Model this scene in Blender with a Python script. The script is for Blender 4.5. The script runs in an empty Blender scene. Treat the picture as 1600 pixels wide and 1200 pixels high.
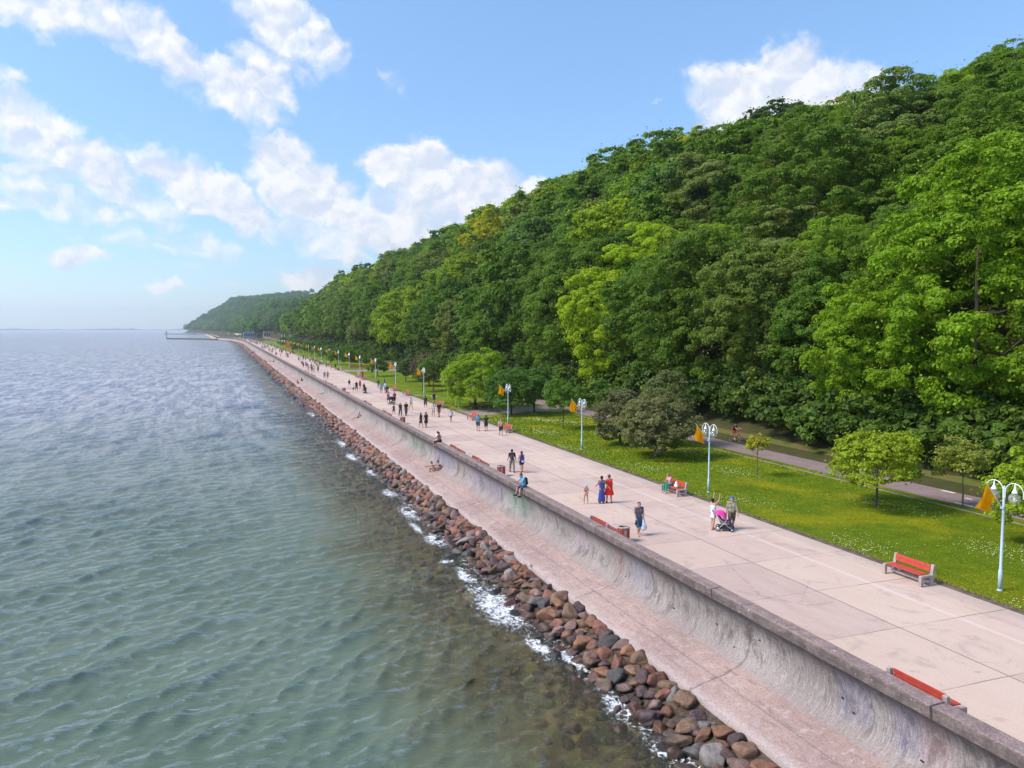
import bpy, math, random
import numpy as np
from mathutils import Vector, Matrix, Euler, Quaternion

# ------------------------------------------------------------------ camera
S = bpy.context.scene
C = S.collection
H = 10.8                     # camera height above the promenade (z = 0)
F = 1217.0                   # focal length in pixels of a 1600 px wide frame
YAW = math.radians(20.328)
PIT = math.radians(4.089)
cam_d = bpy.data.cameras.new('camera')
cam_d.sensor_width = 36.0
cam_d.lens = 36.0 * F / 1600.0
cam_d.clip_start = 0.5
cam_d.clip_end = 30000.0
cam = bpy.data.objects.new('camera', cam_d)
C.objects.link(cam)
cam.location = (0, 0, H)
cam.rotation_euler = (math.radians(90) - PIT, 0, -YAW)
S.camera = cam

S.view_settings.view_transform = 'Standard'
S.view_settings.look = 'None'
S.view_settings.exposure = 0.44
S.view_settings.gamma = 1.0
S.cycles.use_denoising = True
S.cycles.max_bounces = 6
S.cycles.transparent_max_bounces = 8
S.cycles.volume_bounces = 1
S.cycles.caustics_reflective = False
S.cycles.caustics_refractive = False
S.cycles.sample_clamp_indirect = 4.0

# ------------------------------------------------------------------ sun
SUN_EL = math.radians(47)
SUN_AZ = math.radians(-84)     # measured from +Y towards +X: over the sea, a little ahead
sun_d = bpy.data.lights.new('sun', 'SUN')
sun_d.energy = 3.2
sun_d.angle = math.radians(20)
sun_d.color = (1.0, 0.90, 0.78)
sun = bpy.data.objects.new('sun', sun_d)
C.objects.link(sun)
sdir = Vector((math.sin(SUN_AZ) * math.cos(SUN_EL), math.cos(SUN_AZ) * math.cos(SUN_EL), math.sin(SUN_EL)))
sun.rotation_euler = sdir.to_track_quat('Z', 'Y').to_euler()
sun.location = (0, 0, 200)

# ------------------------------------------------------------------ pixel -> world helpers (used to read the plan off the photograph)
_cy, _sy, _cp, _sp = math.cos(YAW), math.sin(YAW), math.cos(PIT), math.sin(PIT)
FWD = np.array([_sy * _cp, _cy * _cp, -_sp]); RGT = np.array([_cy, -_sy, 0.0]); UPV = np.cross(RGT, FWD)
def ray(u, v): return FWD + RGT * (u - 800) / F - UPV * (v - 600) / F
def at(u, v, z=0.0):
    r = ray(u, v); t = (z - H) / r[2]
    return r * t + np.array([0, 0, H])
def azel(u, v):
    r = ray(u, v); return math.atan2(r[0], r[1]), math.atan2(r[2], math.hypot(r[0], r[1]))

# ------------------------------------------------------------------ node helpers
class NT:
    def __init__(self, tree):
        self.t = tree; self.n = tree.nodes; self.l = tree.links
    def node(self, kind, **kw):
        n = self.n.new(kind)
        ins = kw.pop('ins', {})
        for k, v in kw.items(): setattr(n, k, v)
        for k, v in ins.items(): self.put(n.inputs[k], v)
        return n
    def put(self, sock, v):
        if isinstance(v, bpy.types.NodeSocket): self.l.new(v, sock)
        else:
            if isinstance(v, (tuple, list)) and len(v) == 3 and sock.type == 'RGBA': v = (*v, 1)
            sock.default_value = v
    def m(self, op, a, b=None, c=None, clamp=False):
        n = self.n.new('ShaderNodeMath'); n.operation = op; n.use_clamp = clamp
        for i, v in enumerate((a, b, c)):
            if v is not None: self.put(n.inputs[i], v)
        return n.outputs[0]
    def mix(self, f, a, b, mode='MIX'):
        n = self.n.new('ShaderNodeMix'); n.data_type = 'RGBA'; n.blend_type = mode; n.clamp_factor = True
        self.put(n.inputs['Factor'], f); self.put(n.inputs[6], a); self.put(n.inputs[7], b)
        return n.outputs[2]
    def smooth(self, v, a, b, lo=0.0, hi=1.0, kind='SMOOTHSTEP'):
        n = self.n.new('ShaderNodeMapRange'); n.interpolation_type = kind
        for i, x in enumerate((v, a, b, lo, hi)): self.put(n.inputs[i], x)
        return n.outputs[0]
    def noise(self, vec, scale, detail=4, rough=0.55, dist=0.0):
        n = self.n.new('ShaderNodeTexNoise')
        if vec is not None: self.l.new(vec, n.inputs['Vector'])
        n.inputs['Scale'].default_value = scale; n.inputs['Detail'].default_value = detail
        n.inputs['Roughness'].default_value = rough; n.inputs['Distortion'].default_value = dist
        return n.outputs[0]
    def map(self, vec, scale=(1, 1, 1), loc=(0, 0, 0), rot=(0, 0, 0), vt='POINT'):
        n = self.n.new('ShaderNodeMapping'); n.vector_type = vt
        self.l.new(vec, n.inputs[0]); n.inputs['Location'].default_value = loc
        n.inputs['Rotation'].default_value = rot; n.inputs['Scale'].default_value = scale
        return n.outputs[0]

def new_mat(name):
    m = bpy.data.materials.new(name); m.use_nodes = True
    t = NT(m.node_tree); t.n.clear()
    out = t.node('ShaderNodeOutputMaterial')
    return m, t, out
def principled(t, out, color, rough=0.7, metal=0.0, spec=0.5, normal=None):
    p = t.node('ShaderNodeBsdfPrincipled')
    t.put(p.inputs['Base Color'], color); t.put(p.inputs['Roughness'], rough); t.put(p.inputs['Metallic'], metal)
    p.inputs['Specular IOR Level'].default_value = spec
    if normal is not None: t.l.new(normal, p.inputs['Normal'])
    t.l.new(p.outputs[0], out.inputs[0])
    return p
def bump(t, h, strength=0.5, dist=0.02):
    b = t.node('ShaderNodeBump', ins={'Strength': strength, 'Distance': dist}); t.l.new(h, b.inputs['Height'])
    return b.outputs[0]
_mc = {}
def simple(name, col, rough=0.7, metal=0.0, var=0.12, scale=8.0, spec=0.4):
    """a small procedural material: colour with mottled variation and a fine bump"""
    if name in _mc: return _mc[name]
    m, t, out = new_mat(name)
    tc = t.node('ShaderNodeTexCoord').outputs['Object']
    n = t.noise(tc, scale, 3)
    k = t.smooth(n, 0.3, 0.7, 1 - var, 1 + var, 'LINEAR')
    c = t.node('ShaderNodeVectorMath', operation='SCALE'); c.inputs[0].default_value = col; t.l.new(k, c.inputs['Scale'])
    principled(t, out, c.outputs[0], rough, metal, spec, bump(t, n, 0.2, 0.01))
    _mc[name] = m
    return m

# ------------------------------------------------------------------ world: Nishita sky with clouds laid out by azimuth and elevation
w = bpy.data.worlds.new('World'); S.world = w; w.use_nodes = True
t = NT(w.node_tree); t.n.clear()
wo = t.node('ShaderNodeOutputWorld'); bg = t.node('ShaderNodeBackground')
sky = t.node('ShaderNodeTexSky', sky_type='NISHITA', sun_disc=False, sun_elevation=SUN_EL, sun_rotation=SUN_AZ,
             altitude=0.0, air_density=1.0, dust_density=0.35, ozone_density=1.6)
vec = t.node('ShaderNodeTexCoord').outputs['Generated']
sp = t.node('ShaderNodeSeparateXYZ'); t.l.new(vec, sp.inputs[0])
az = t.m('ARCTAN2', sp.outputs[0], sp.outputs[1]); el = t.m('ARCSINE', sp.outputs[2])
cb = t.node('ShaderNodeCombineXYZ'); t.put(cb.inputs[0], az); t.put(cb.inputs[1], el)
ae = cb.outputs[0]
# warp the lookup so that blob outlines billow
wn = t.node('ShaderNodeTexNoise'); t.l.new(ae, wn.inputs['Vector']); wn.inputs['Scale'].default_value = 20; wn.inputs['Detail'].default_value = 6; wn.inputs['Roughness'].default_value = 0.6
wsub = t.node('ShaderNodeVectorMath', operation='SUBTRACT'); t.l.new(wn.outputs['Color'], wsub.inputs[0]); wsub.inputs[1].default_value = (0.5, 0.5, 0.5)
wsc = t.node('ShaderNodeVectorMath', operation='SCALE'); t.l.new(wsub.outputs[0], wsc.inputs[0]); wsc.inputs['Scale'].default_value = 0.062
wad = t.node('ShaderNodeVectorMath', operation='ADD'); t.l.new(ae, wad.inputs[0]); t.l.new(wsc.outputs[0], wad.inputs[1])
wae = wad.outputs[0]
BLOBS = [  # pixel centre, radii, tilt (degrees, + = falls to the right), weight, softness
    (90, 15, 190, 50, 6, .72), (255, 75, 100, 45, 35, .8), (340, 125, 110, 38, 25, .95), (415, 145, 75, 30, 0, .75),
    (440, 35, 85, 60, 20, .9), (500, 65, 60, 50, 40, .7), (430, 105, 90, 40, 15, .55), (618, 133, 48, 17, 30, .65),
    (15, 120, 40, 25, 20, .55), (40, 195, 130, 45, 28, .72), (150, 265, 170, 45, 28, .72), (30, 270, 110, 40, 0, .6), (320, 300, 130, 40, 26, 1.0),
    (395, 335, 55, 25, 10, .8), (120, 320, 150, 26, 8, .65), (20, 310, 50, 25, 0, .6), (240, 375, 170, 24, 8, .5), (130, 399, 68, 18, 0, .75),
    (440, 265, 62, 60, 20, 1.05), (490, 300, 105, 58, 30, 1.05), (570, 345, 150, 46, 25, .95), (640, 262, 90, 48, 0, 1.15), (720, 300, 130, 56, 15, 1.05), (650, 335, 130, 40, 10, .75),
    (800, 300, 95, 45, 10, .9), (640, 370, 150, 38, 10, .8), (500, 365, 150, 35, 10, .55), (485, 437, 85, 26, 0, .75), (550, 405, 48, 12, 0, .55), (270, 450, 48, 12, 5, .6),
    (360, 449, 30, 9, 5, .5), (295, 418, 35, 12, 0, .5), (1225, 150, 160, 72, 5, 1.25), (1140, 180, 60, 50, 0, .9), (1320, 160, 60, 40, 20, .9), (1018, 156, 10, 7, 0, .55),
    (480, 320, 480, 190, 8, .14), (760, 420, 300, 90, 0, .15),
]
acc = None
for (bu, bv, ru, rv, rot, wt) in BLOBS:
    a0, e0 = azel(bu, bv)
    mp = t.map(wae, scale=(ru / F, rv / F, 1), loc=(a0, e0, 0), rot=(0, 0, -math.radians(rot)), vt='TEXTURE')
    ln = t.node('ShaderNodeVectorMath', operation='LENGTH'); t.l.new(mp, ln.inputs[0])
    v = t.smooth(ln.outputs['Value'], 1.3, 0.25, 0.0, wt)
    acc = v if acc is None else t.m('MAXIMUM', acc, v) if wt > .25 else t.m('ADD', acc, v)
st = t.map(ae, scale=(1.0, 1.25, 1))
def puffs(v):
    nn = t.noise(v, 15, 9, 0.62, 0.2); r_ = t.m('MULTIPLY', nn, 0.75)
    for sc_, w_ in ((20, .30), (46, .16)):
        vo = t.node('ShaderNodeTexVoronoi', feature='F1'); t.l.new(v, vo.inputs['Vector']); vo.inputs['Scale'].default_value = sc_
        r_ = t.m('ADD', r_, t.m('MULTIPLY', t.m('SUBTRACT', .62, vo.outputs['Distance']), w_))
    return r_
wst = t.node('ShaderNodeVectorMath', operation='ADD'); t.l.new(st, wst.inputs[0]); t.l.new(wsc.outputs[0], wst.inputs[1])
n1 = puffs(wst.outputs[0])
# shading: density towards the sun (up) versus here
st2 = t.map(wst.outputs[0], loc=(-0.006, 0.014, 0))
n2 = puffs(st2)
lo = t.noise(t.map(ae, scale=(1, 2.2, 1), loc=(3, 1, 0)), 5, 4, 0.6)
field = t.m('ADD', acc, t.m('MULTIPLY', t.m('SUBTRACT', n1, 0.42), 1.25))
elsc = t.smooth(el, 0.0, 0.05, 0.2, 1.0)
field = t.m('MULTIPLY', field, elsc)
alpha = t.smooth(field, 0.30, 0.90, 0.0, 0.98)
shade = t.m('ADD', 0.5, t.m('MULTIPLY', t.m('SUBTRACT', n1, n2), 5.0), clamp=True)
shade = t.m('MULTIPLY', shade, t.smooth(field, 0.5, 1.1, 1.0, 0.82))
CS = 0.80; WS = 0.135
cl = t.mix(shade, (0.68 * CS / WS, 0.75 * CS / WS, 0.89 * CS / WS), (1.0 * CS / WS, 0.99 * CS / WS, 1.0 * CS / WS))
# the sky between the clouds: the Nishita sky, hue tuned to the photograph
skc = t.node('ShaderNodeMix', data_type='RGBA', blend_type='MULTIPLY'); skc.inputs['Factor'].default_value = 1.0
t.l.new(sky.outputs[0], skc.inputs[6]); t.l.new(t.mix(t.smooth(el, 0.0, 0.42, kind='LINEAR'), (0.66, 0.77, 0.98), (1.10, 1.27, 1.34)), skc.inputs[7])
mixc = t.mix(alpha, skc.outputs[2], cl)
t.l.new(mixc, bg.inputs['Color']); bg.inputs['Strength'].default_value = WS
t.l.new(bg.outputs[0], wo.inputs['Surface'])

# ------------------------------------------------------------------ object helpers
def tag(o, label=None, cat=None, group=None, kind=None):
    if label: o['label'] = label
    if cat: o['category'] = cat
    if group: o['group'] = group
    if kind: o['kind'] = kind
    return o
def link(name, me, parent=None):
    o = bpy.data.objects.new(name, me); C.objects.link(o)
    if parent is not None: o.parent = parent
    return o
def empty(name, loc=(0, 0, 0), rz=0.0):
    o = link(name, None); o.location = loc; o.rotation_euler = (0, 0, rz); o.empty_display_size = 0.2
    return o
def copy_tree(o, parent=None):
    c = o.copy(); C.objects.link(c); c.parent = parent
    for ch in [x for x in _kids.get(o.name, [])]: 
        copy_tree(ch, c)
    return c
_kids = {}
def note_kids(o):
    for ch in o.children: 
        _kids.setdefault(o.name, []).append(ch); note_kids(ch)
def mesh_np(name, verts, faces, mats=(), smooth=False, fmat=None):
    """verts (N,3); faces (M,k) array of equal-size polygons"""
    verts = np.ascontiguousarray(verts, dtype=np.float32); faces = np.ascontiguousarray(faces, dtype=np.int32)
    me = bpy.data.meshes.new(name)
    me.vertices.add(len(verts)); me.vertices.foreach_set('co', verts.ravel())
    k = faces.shape[1]
    me.loops.add(faces.size); me.loops.foreach_set('vertex_index', faces.ravel())
    me.polygons.add(len(faces)); me.polygons.foreach_set('loop_start', np.arange(0, faces.size, k, dtype=np.int32))
    for m in mats: me.materials.append(m)
    if fmat is not None: me.polygons.foreach_set('material_index', np.asarray(fmat, dtype=np.int32))
    me.update(calc_edges=True)
    if smooth: me.polygons.foreach_set('use_smooth', np.ones(len(faces), dtype=bool))
    else: me.polygons.foreach_set('use_smooth', np.zeros(len(faces), dtype=bool))
    me.validate()
    return me
class MB:
    """collects boxes, tubes, lathes; builds ONE mesh"""
    def __init__(self): self.v = []; self.f = []; self.s = []
    def add(self, vs, fs, smooth=False):
        b = len(self.v); self.v += [tuple(map(float, p)) for p in vs]; self.f += [tuple(b + i for i in f) for f in fs]; self.s += [smooth] * len(fs)
    def box(self, c, d, rot=None, bev=0.0):
        x, y, z = d[0] / 2, d[1] / 2, d[2] / 2
        b = min(bev, x * .9, y * .9, z * .9)
        if b <= 0:
            P = [(-x, -y, -z), (x, -y, -z), (x, y, -z), (-x, y, -z), (-x, -y, z), (x, -y, z), (x, y, z), (-x, y, z)]
            Fs = [(0, 3, 2, 1), (4, 5, 6, 7), (0, 1, 5, 4), (1, 2, 6, 5), (2, 3, 7, 6), (3, 0, 4, 7)]
        else:
            def ring(q, r, z): return [(-q + 0, -r - 0, z), (q, -r, z), (q, r, z), (-q, r, z)]
            P = ring(x - b, y - b, -z) + ring(x, y, -z + b) + ring(x, y, z - b) + ring(x - b, y - b, z)
            Fs = [(0, 3, 2, 1), (12, 13, 14, 15)]
            for k in range(3):
                for i in range(4):
                    j = (i + 1) % 4; Fs.append((4 * k + i, 4 * k + j, 4 * k + 4 + j, 4 * k + 4 + i))
        M = Matrix.Rotation(0, 3, 'Z') if rot is None else (Euler(rot).to_matrix() if not isinstance(rot, Matrix) else rot)
        self.add([Vector(c) + M @ Vector(p) for p in P], Fs)
    def tube(self, pts, r, n=8, cap=True):
        pts = [Vector(p) for p in pts]
        rs = r if isinstance(r, (list, tuple)) else [r] * len(pts)
        vs = []; prev = None
        for i, p in enumerate(pts):
            d = (pts[min(i + 1, len(pts) - 1)] - pts[max(i - 1, 0)]).normalized()
            a = prev if prev is not None else (Vector((1, 0, 0)) if abs(d.x) < .9 else Vector((0, 1, 0)))
            a = (a - d * a.dot(d)).normalized(); b = d.cross(a); prev = a
            for k in range(n):
                q = 2 * math.pi * k / n
                vs.append(p + (a * math.cos(q) + b * math.sin(q)) * rs[i])
        fs = []
        for i in range(len(pts) - 1):
            for k in range(n): fs.append((i * n + k, i * n + (k + 1) % n, (i + 1) * n + (k + 1) % n, (i + 1) * n + k))
        self.add(vs, fs, True)
        if cap:
            self.add(vs[:n], [tuple(range(n))[::-1]]); self.add(vs[-n:], [tuple(range(n))])
    def lathe(self, prof, c=(0, 0, 0), n=16):
        vs = [(c[0] + r * math.cos(2 * math.pi * k / n), c[1] + r * math.sin(2 * math.pi * k / n), c[2] + z) for r, z in prof for k in range(n)]
        fs = [(i * n + k, i * n + (k + 1) % n, (i + 1) * n + (k + 1) % n, (i + 1) * n + k) for i in range(len(prof) - 1) for k in range(n)]
        self.add(vs, fs, True)
    def build(self, name, mat, parent=None):
        me = bpy.data.meshes.new(name); me.from_pydata(self.v, [], self.f)
        me.materials.append(mat)
        me.polygons.foreach_set('use_smooth', self.s)
        me.update()
        return link(name, me, parent)

# ------------------------------------------------------------------ layout of the coast
def XC(Y):      # sideways shift of the promenade strip along the coast
    return np.interp(Y, [-200, 700, 780, 850, 900, 960, 1000], [0, 0, -1.5, -6, -10.5, -18, -24])
def XS(Y):      # the shore line of the land
    return np.interp(Y, [-200, 700, 780, 850, 900, 960, 1040, 1100, 1500, 1839, 2300, 2650, 2760, 2900], [14.5, 14.5, 13, 8.5, 4, -3.5, -8, -12, -24, -37, -70, -119, -40, 300])
def ridge(Y):
    return np.interp(Y, [20, 60, 76, 90, 112, 127, 177, 240, 510, 650, 815], [31, 32.5, 33, 31.5, 35.5, 38, 42, 42, 39, 35.5, 28])
WAVE_Z = -3.2
E_U = [-500, 270, 285, 300, 315, 335, 360, 400, 440, 480, 510, 560, 700, 2000]
E_V = [522, 522, 518, 500, 483, 473, 469, 467, 462, 456, 453.5, 452, 445, 445]
def height(X, Y):
    X = np.asarray(X, float); Y = np.asarray(Y, float)
    a = np.clip((X - 50) / 50, 0, 1.6)
    near = np.where(X < 47, 0, np.clip((X - 47) / 3, 0, 1) * 0.8) + ridge(Y) * np.where(a < 1, 0.25 * a * a * (3 - 2 * a) + 0.75 * a, 1.0)
    near = near * np.clip((900 - Y) / 200, 0, 1)
    fwd = X * FWD[0] / _cp + Y * FWD[1] / _cp; rt = X * RGT[0] + Y * RGT[1]
    u = 800 + F * rt / np.maximum(fwd, 1) * 1.0
    e = (513 - np.interp(u, E_U, E_V)) / F
    g = np.interp(fwd, [700, 1200, 2350, 2500], [0.5, 0.62, 0.97, 1.0])
    tt = X - XS(Y)
    far = np.minimum(np.clip(tt - np.interp(Y, [700, 850, 1000, 1900, 2400], [110, 60, 48, 40, 8]), 0, 400) * 0.62, np.maximum(H + fwd * e * g - 12, 0))
    far = far * np.clip((Y - 740) / 160, 0, 1)
    return np.maximum(near, far)

# ------------------------------------------------------------------ ground, promenade, lawn, paths, sea wall
def strip_mesh(name, prof, ys, mat, curve=True, smooth=False, parent=None, x_extra=None):
    ys = np.asarray(ys, float); n = len(prof)
    V = np.zeros((len(ys), n, 3))
    for i, (x, z) in enumerate(prof):
        V[:, i, 0] = x + (XC(ys) if curve else 0) ; V[:, i, 1] = ys; V[:, i, 2] = z
    idx = np.arange(len(ys) * n).reshape(len(ys), n)
    f = np.stack([idx[:-1, :-1], idx[:-1, 1:], idx[1:, 1:], idx[1:, :-1]], -1).reshape(-1, 4)
    return link(name, mesh_np(name, V.reshape(-1, 3), f, [mat], smooth), parent)
YS = np.unique(np.concatenate([np.arange(-40, 120, 4), np.arange(120, 400, 10), np.arange(400, 1001, 20)]))

# --- materials of the setting
def mat_concrete():
    m, t, out = new_mat('promenade_concrete')
    tc = t.node('ShaderNodeTexCoord').outputs['Object']
    s = t.node('ShaderNodeSeparateXYZ'); t.l.new(tc, s.inputs[0]); x, y = s.outputs[0], s.outputs[1]
    wob = t.m('MULTIPLY', t.m('SUBTRACT', t.noise(tc, 0.9, 3), 0.5), 0.10)
    def line(v, w): return t.smooth(t.m('ABSOLUTE', t.m('ADD', v, wob)), w, w * 0.4)
    yy = t.m('MODULO', t.m('ADD', y, 200 * 4.2 - 20.9 + 2.1), 4.2)
    jt = line(t.m('SUBTRACT', yy, 2.1), 0.035)
    jl = line(t.m('SUBTRACT', x, 22.7), 0.04)
    jl2 = line(t.m('SUBTRACT', x, 26.75), 0.022)
    fade = t.smooth(t.noise(tc, 0.35, 3), 0.35, 0.6, 0.35, 1.0)
    joint = t.m('MAXIMUM', t.m('MULTIPLY', jt, fade), t.m('MAXIMUM', jl, t.m('MULTIPLY', jl2, 0.3)))
    # per slab tone
    cx = t.m('FLOOR', t.m('DIVIDE', t.m('SUBTRACT', x, 18.65), 4.05)); cy = t.m('FLOOR', t.m('DIVIDE', t.m('ADD', y, 840 - 20.9), 4.2))
    cbn = t.node('ShaderNodeCombineXYZ'); t.put(cbn.inputs[0], cx); t.put(cbn.inputs[1], cy)
    wnz = t.node('ShaderNodeTexWhiteNoise'); t.l.new(cbn.outputs[0], wnz.inputs[0])
    big = t.noise(tc, 0.12, 5, 0.6); mid = t.noise(t.map(tc, (1, 0.25, 1)), 1.4, 6, 0.65); fine = t.noise(tc, 26, 4, 0.7)
    brush = t.noise(t.map(tc, (1.2, 9, 1), rot=(0, 0, 0.9)), 2.2, 3, 0.6)
    c = t.mix(t.smooth(big, .35, .65), (0.575, 0.415, 0.365), (0.67, 0.495, 0.425))
    c = t.mix(t.smooth(mid, .38, .68), c, (0.52, 0.365, 0.31))
    c = t.mix(t.m('MULTIPLY', wnz.outputs[0], 0.8), c, (0.74, 0.56, 0.44))
    c = t.mix(t.smooth(fine, .42, .72, 0, .5), c, (0.33, 0.245, 0.225))
    c = t.mix(t.smooth(brush, .5, .75, 0, .25), c, (0.70, 0.58, 0.545))
    band = t.m('MULTIPLY', t.smooth(t.m('ABSOLUTE', t.m('SUBTRACT', x, 25.55)), 0.16, 0.07), 0.45)
    c = t.mix(band, c, (0.74, 0.63, 0.59))
    edge = t.smooth(t.m('ADD', x, t.m('MULTIPLY', mid, 1.2)), 27.4, 28.7, 0, .55)
    c = t.mix(edge, c, (0.42, 0.35, 0.29))
    vor = t.node('ShaderNodeTexVoronoi', feature='DISTANCE_TO_EDGE'); t.l.new(t.map(tc, (.22, .22, .22), loc=(1.3, 4.1, 0)), vor.inputs['Vector']); vor.inputs['Scale'].default_value = 1.0
    wv = t.m('ADD', vor.outputs[0], t.m('MULTIPLY', t.m('SUBTRACT', t.noise(tc, 2.5, 5, .7), .5), .10))
    crack = t.m('MULTIPLY', t.smooth(t.m('ABSOLUTE', wv), .006, .002), t.smooth(t.noise(tc, .16, 2), .55, .62, 0, .35))
    c = t.mix(crack, c, (0.20, 0.15, 0.14))
    stn = t.smooth(t.noise(tc, .55, 6, .7, 1.0), .54, .68, 0, .42); c = t.mix(stn, c, (0.36, 0.27, 0.245))
    spots = t.smooth(t.noise(tc, 1.7, 2), .70, .76, 0, .35)
    c = t.mix(spots, c, (0.25, 0.2, 0.19))
    c = t.mix(t.m('MULTIPLY', joint, .75), c, (0.17, 0.12, 0.11))
    h = t.m('SUBTRACT', t.m('MULTIPLY', fine, 0.3), joint)
    principled(t, out, c, t.smooth(mid, .3, .7, .75, .9), 0, .3, bump(t, h, .35, .02))
    return m
def mat_wall(kind):
    m, t, out = new_mat('sea_wall_' + kind)
    tc = t.node('ShaderNodeTexCoord').outputs['Object']
    s = t.node('ShaderNodeSeparateXYZ'); t.l.new(tc, s.inputs[0]); x, y, z = s.outputs
    fine = t.noise(tc, 14, 6, 0.7); mid = t.noise(tc, 2.2, 6, .65); big = t.noise(tc, .25, 4)
    if kind == 'coping':
        c = t.mix(t.smooth(mid, .3, .7), (0.29, 0.205, 0.185), (0.42, 0.31, 0.285))
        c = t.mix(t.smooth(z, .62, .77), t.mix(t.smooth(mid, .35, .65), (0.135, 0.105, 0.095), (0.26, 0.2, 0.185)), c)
        c = t.mix(t.smooth(fine, .3, .62, .75, 0), c, (0.11, 0.085, 0.08))
        yy = t.m('MODULO', t.m('ADD', y, 400.0), 10.0)
        j = t.smooth(t.m('ABSOLUTE', t.m('SUBTRACT', yy, 5)), .06, .02)
        c = t.mix(j, c, (0.06, .05, .05))
        speck = t.smooth(t.noise(tc, 9, 2), .70, .74, 0, .8); c = t.mix(speck, c, (0.6, 0.56, 0.53))
        principled(t, out, c, .85, 0, .3, bump(t, t.m('ADD', mid, t.m('MULTIPLY', fine, .6)), .8, .05))
        return m
    ww = t.node('ShaderNodeTexNoise'); t.l.new(tc, ww.inputs['Vector']); ww.inputs['Scale'].default_value = .7; ww.inputs['Detail'].default_value = 3
    # vertical drips and scratches run down the curve, and the apron is streaked along its length
    if kind == 'face':
        dr = t.noise(t.map(tc, (0.7, 7.0, 0.7)), 2.2, 7, .75, 0.6)
        dr2 = t.noise(t.map(tc, (1.0, 3.2, 1.0), rot=(0.5, 0, 0)), 3.0, 6, .75, 1.4)
        c = t.mix(t.smooth(big, .35, .65), (0.27, 0.232, 0.215), (0.37, 0.325, 0.305))
        c = t.mix(t.smooth(dr, .50, .62, 0, .5), c, (0.56, 0.52, 0.50))
        c = t.mix(t.smooth(dr2, .54, .66, 0, .7), c, (0.11, 0.098, 0.10))
        c = t.mix(t.smooth(dr, .46, .38, 0, .7), c, (0.13, 0.11, 0.105))
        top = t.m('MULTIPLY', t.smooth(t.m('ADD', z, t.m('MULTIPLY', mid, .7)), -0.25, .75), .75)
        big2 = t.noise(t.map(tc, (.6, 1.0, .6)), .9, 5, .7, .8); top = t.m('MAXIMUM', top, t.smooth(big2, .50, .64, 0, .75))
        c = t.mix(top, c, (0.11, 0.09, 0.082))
        low = t.smooth(z, -1.2, -1.7, 0, .55); c = t.mix(low, c, (0.34, 0.27, 0.26))
        # worn spray paint: blue, violet and green scrawls on some stretches
        scr = t.noise(t.map(tc, (1.2, 2.4, 1.2), rot=(0.9, 0, 0)), 4.5, 4, .6, 3.0)
        scl = t.smooth(t.m('ABSOLUTE', t.m('SUBTRACT', scr, .5)), .045, .02)
        fz = t.m('MULTIPLY', t.smooth(z, -1.5, -1.1), t.smooth(z, .2, -.2))
        for (y0, hw, col, k, off) in ((54, 5.5, (0.20, 0.18, 0.42), .5, 0), (66, 4, (0.18, .16, .45), .6, 3), (47.5, 2.5, (0.05, .35, .22), .7, 5), (76, 3.5, (0.10, .32, .18), .6, 9),
                                      (31.5, 1.2, (0.16, .18, .55), .3, 13), (38, .9, (0.40, .12, .40), .3, 17), (33.6, .6, (.55, .12, .12), .35, 21), (18.2, 1.0, (0.12, .16, .6), .28, 25), (16.2, .8, (0.14, .16, .5), .35, 29), (15.3, .7, (0.6, .2, .25), .3, 33), (12.2, .7, (0.45, .25, .4), .25, 37)):
            bl = t.noise(t.map(tc, (1, 1, 1), loc=(off, off, 0)), 1.6, 3)
            mk = t.smooth(t.m('ABSOLUTE', t.m('SUBTRACT', y, y0)), hw, hw * .5)
            f = t.m('MULTIPLY', t.m('MULTIPLY', mk, fz), t.m('MULTIPLY', t.m('MAXIMUM', scl, t.smooth(bl, .62, .70, 0, .22)), k))
            c = t.mix(f, c, col)
    else:
        st = t.noise(t.map(tc, (3.0, .5, 1)), 1.6, 6, .7, .8)
        c = t.mix(t.smooth(big, .35, .65), (0.38, 0.255, 0.225), (0.48, 0.335, 0.29))
        c = t.mix(t.smooth(st, .5, .66, 0, .7), c, (0.25, 0.175, 0.168))
        c = t.mix(t.smooth(mid, .5, .72, 0, .75), c, (0.56, 0.445, 0.43))
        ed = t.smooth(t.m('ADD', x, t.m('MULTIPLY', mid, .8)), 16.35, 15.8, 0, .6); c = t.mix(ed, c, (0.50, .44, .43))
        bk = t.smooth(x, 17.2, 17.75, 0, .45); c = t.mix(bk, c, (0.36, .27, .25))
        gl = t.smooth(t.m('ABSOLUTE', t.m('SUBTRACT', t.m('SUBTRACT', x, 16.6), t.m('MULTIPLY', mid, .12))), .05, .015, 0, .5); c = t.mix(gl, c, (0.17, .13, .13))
        wh = t.smooth(t.noise(t.map(tc, (1, 2.2, 1), rot=(0, 0, .7)), 6, 6, .8, 1.5), .55, .68, 0, .75); c = t.mix(wh, c, (0.66, .6, .58))
    c = t.mix(t.smooth(fine, .32, .55, .5, 0), c, (0.14, 0.12, 0.115))
    yy = t.m('MODULO', t.m('ADD', y, 400.0 - 33.4 + 5), 10.0)
    sp2 = t.noise(t.map(tc, (1.5, 3.4, 1.5), rot=(.6, .3, .5)), 3.2, 8, .85, 2.8)
    c = t.mix(t.smooth(sp2, .56, .64, 0, .75), c, (0.64, 0.56, 0.52)); c = t.mix(t.smooth(sp2, .42, .33, 0, .65), c, (0.12, 0.09, 0.08))
    j = t.smooth(t.m('ABSOLUTE', t.m('ADD', t.m('SUBTRACT', yy, 5), t.m('MULTIPLY', t.m('SUBTRACT', mid, .5), .5))), .06, .02, 0, .55)
    c = t.mix(j, c, (0.08, .07, .07))
    principled(t, out, c, .9, 0, .25, bump(t, t.m('ADD', mid, t.m('MULTIPLY', fine, .6)), .7, .05))
    return m
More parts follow.
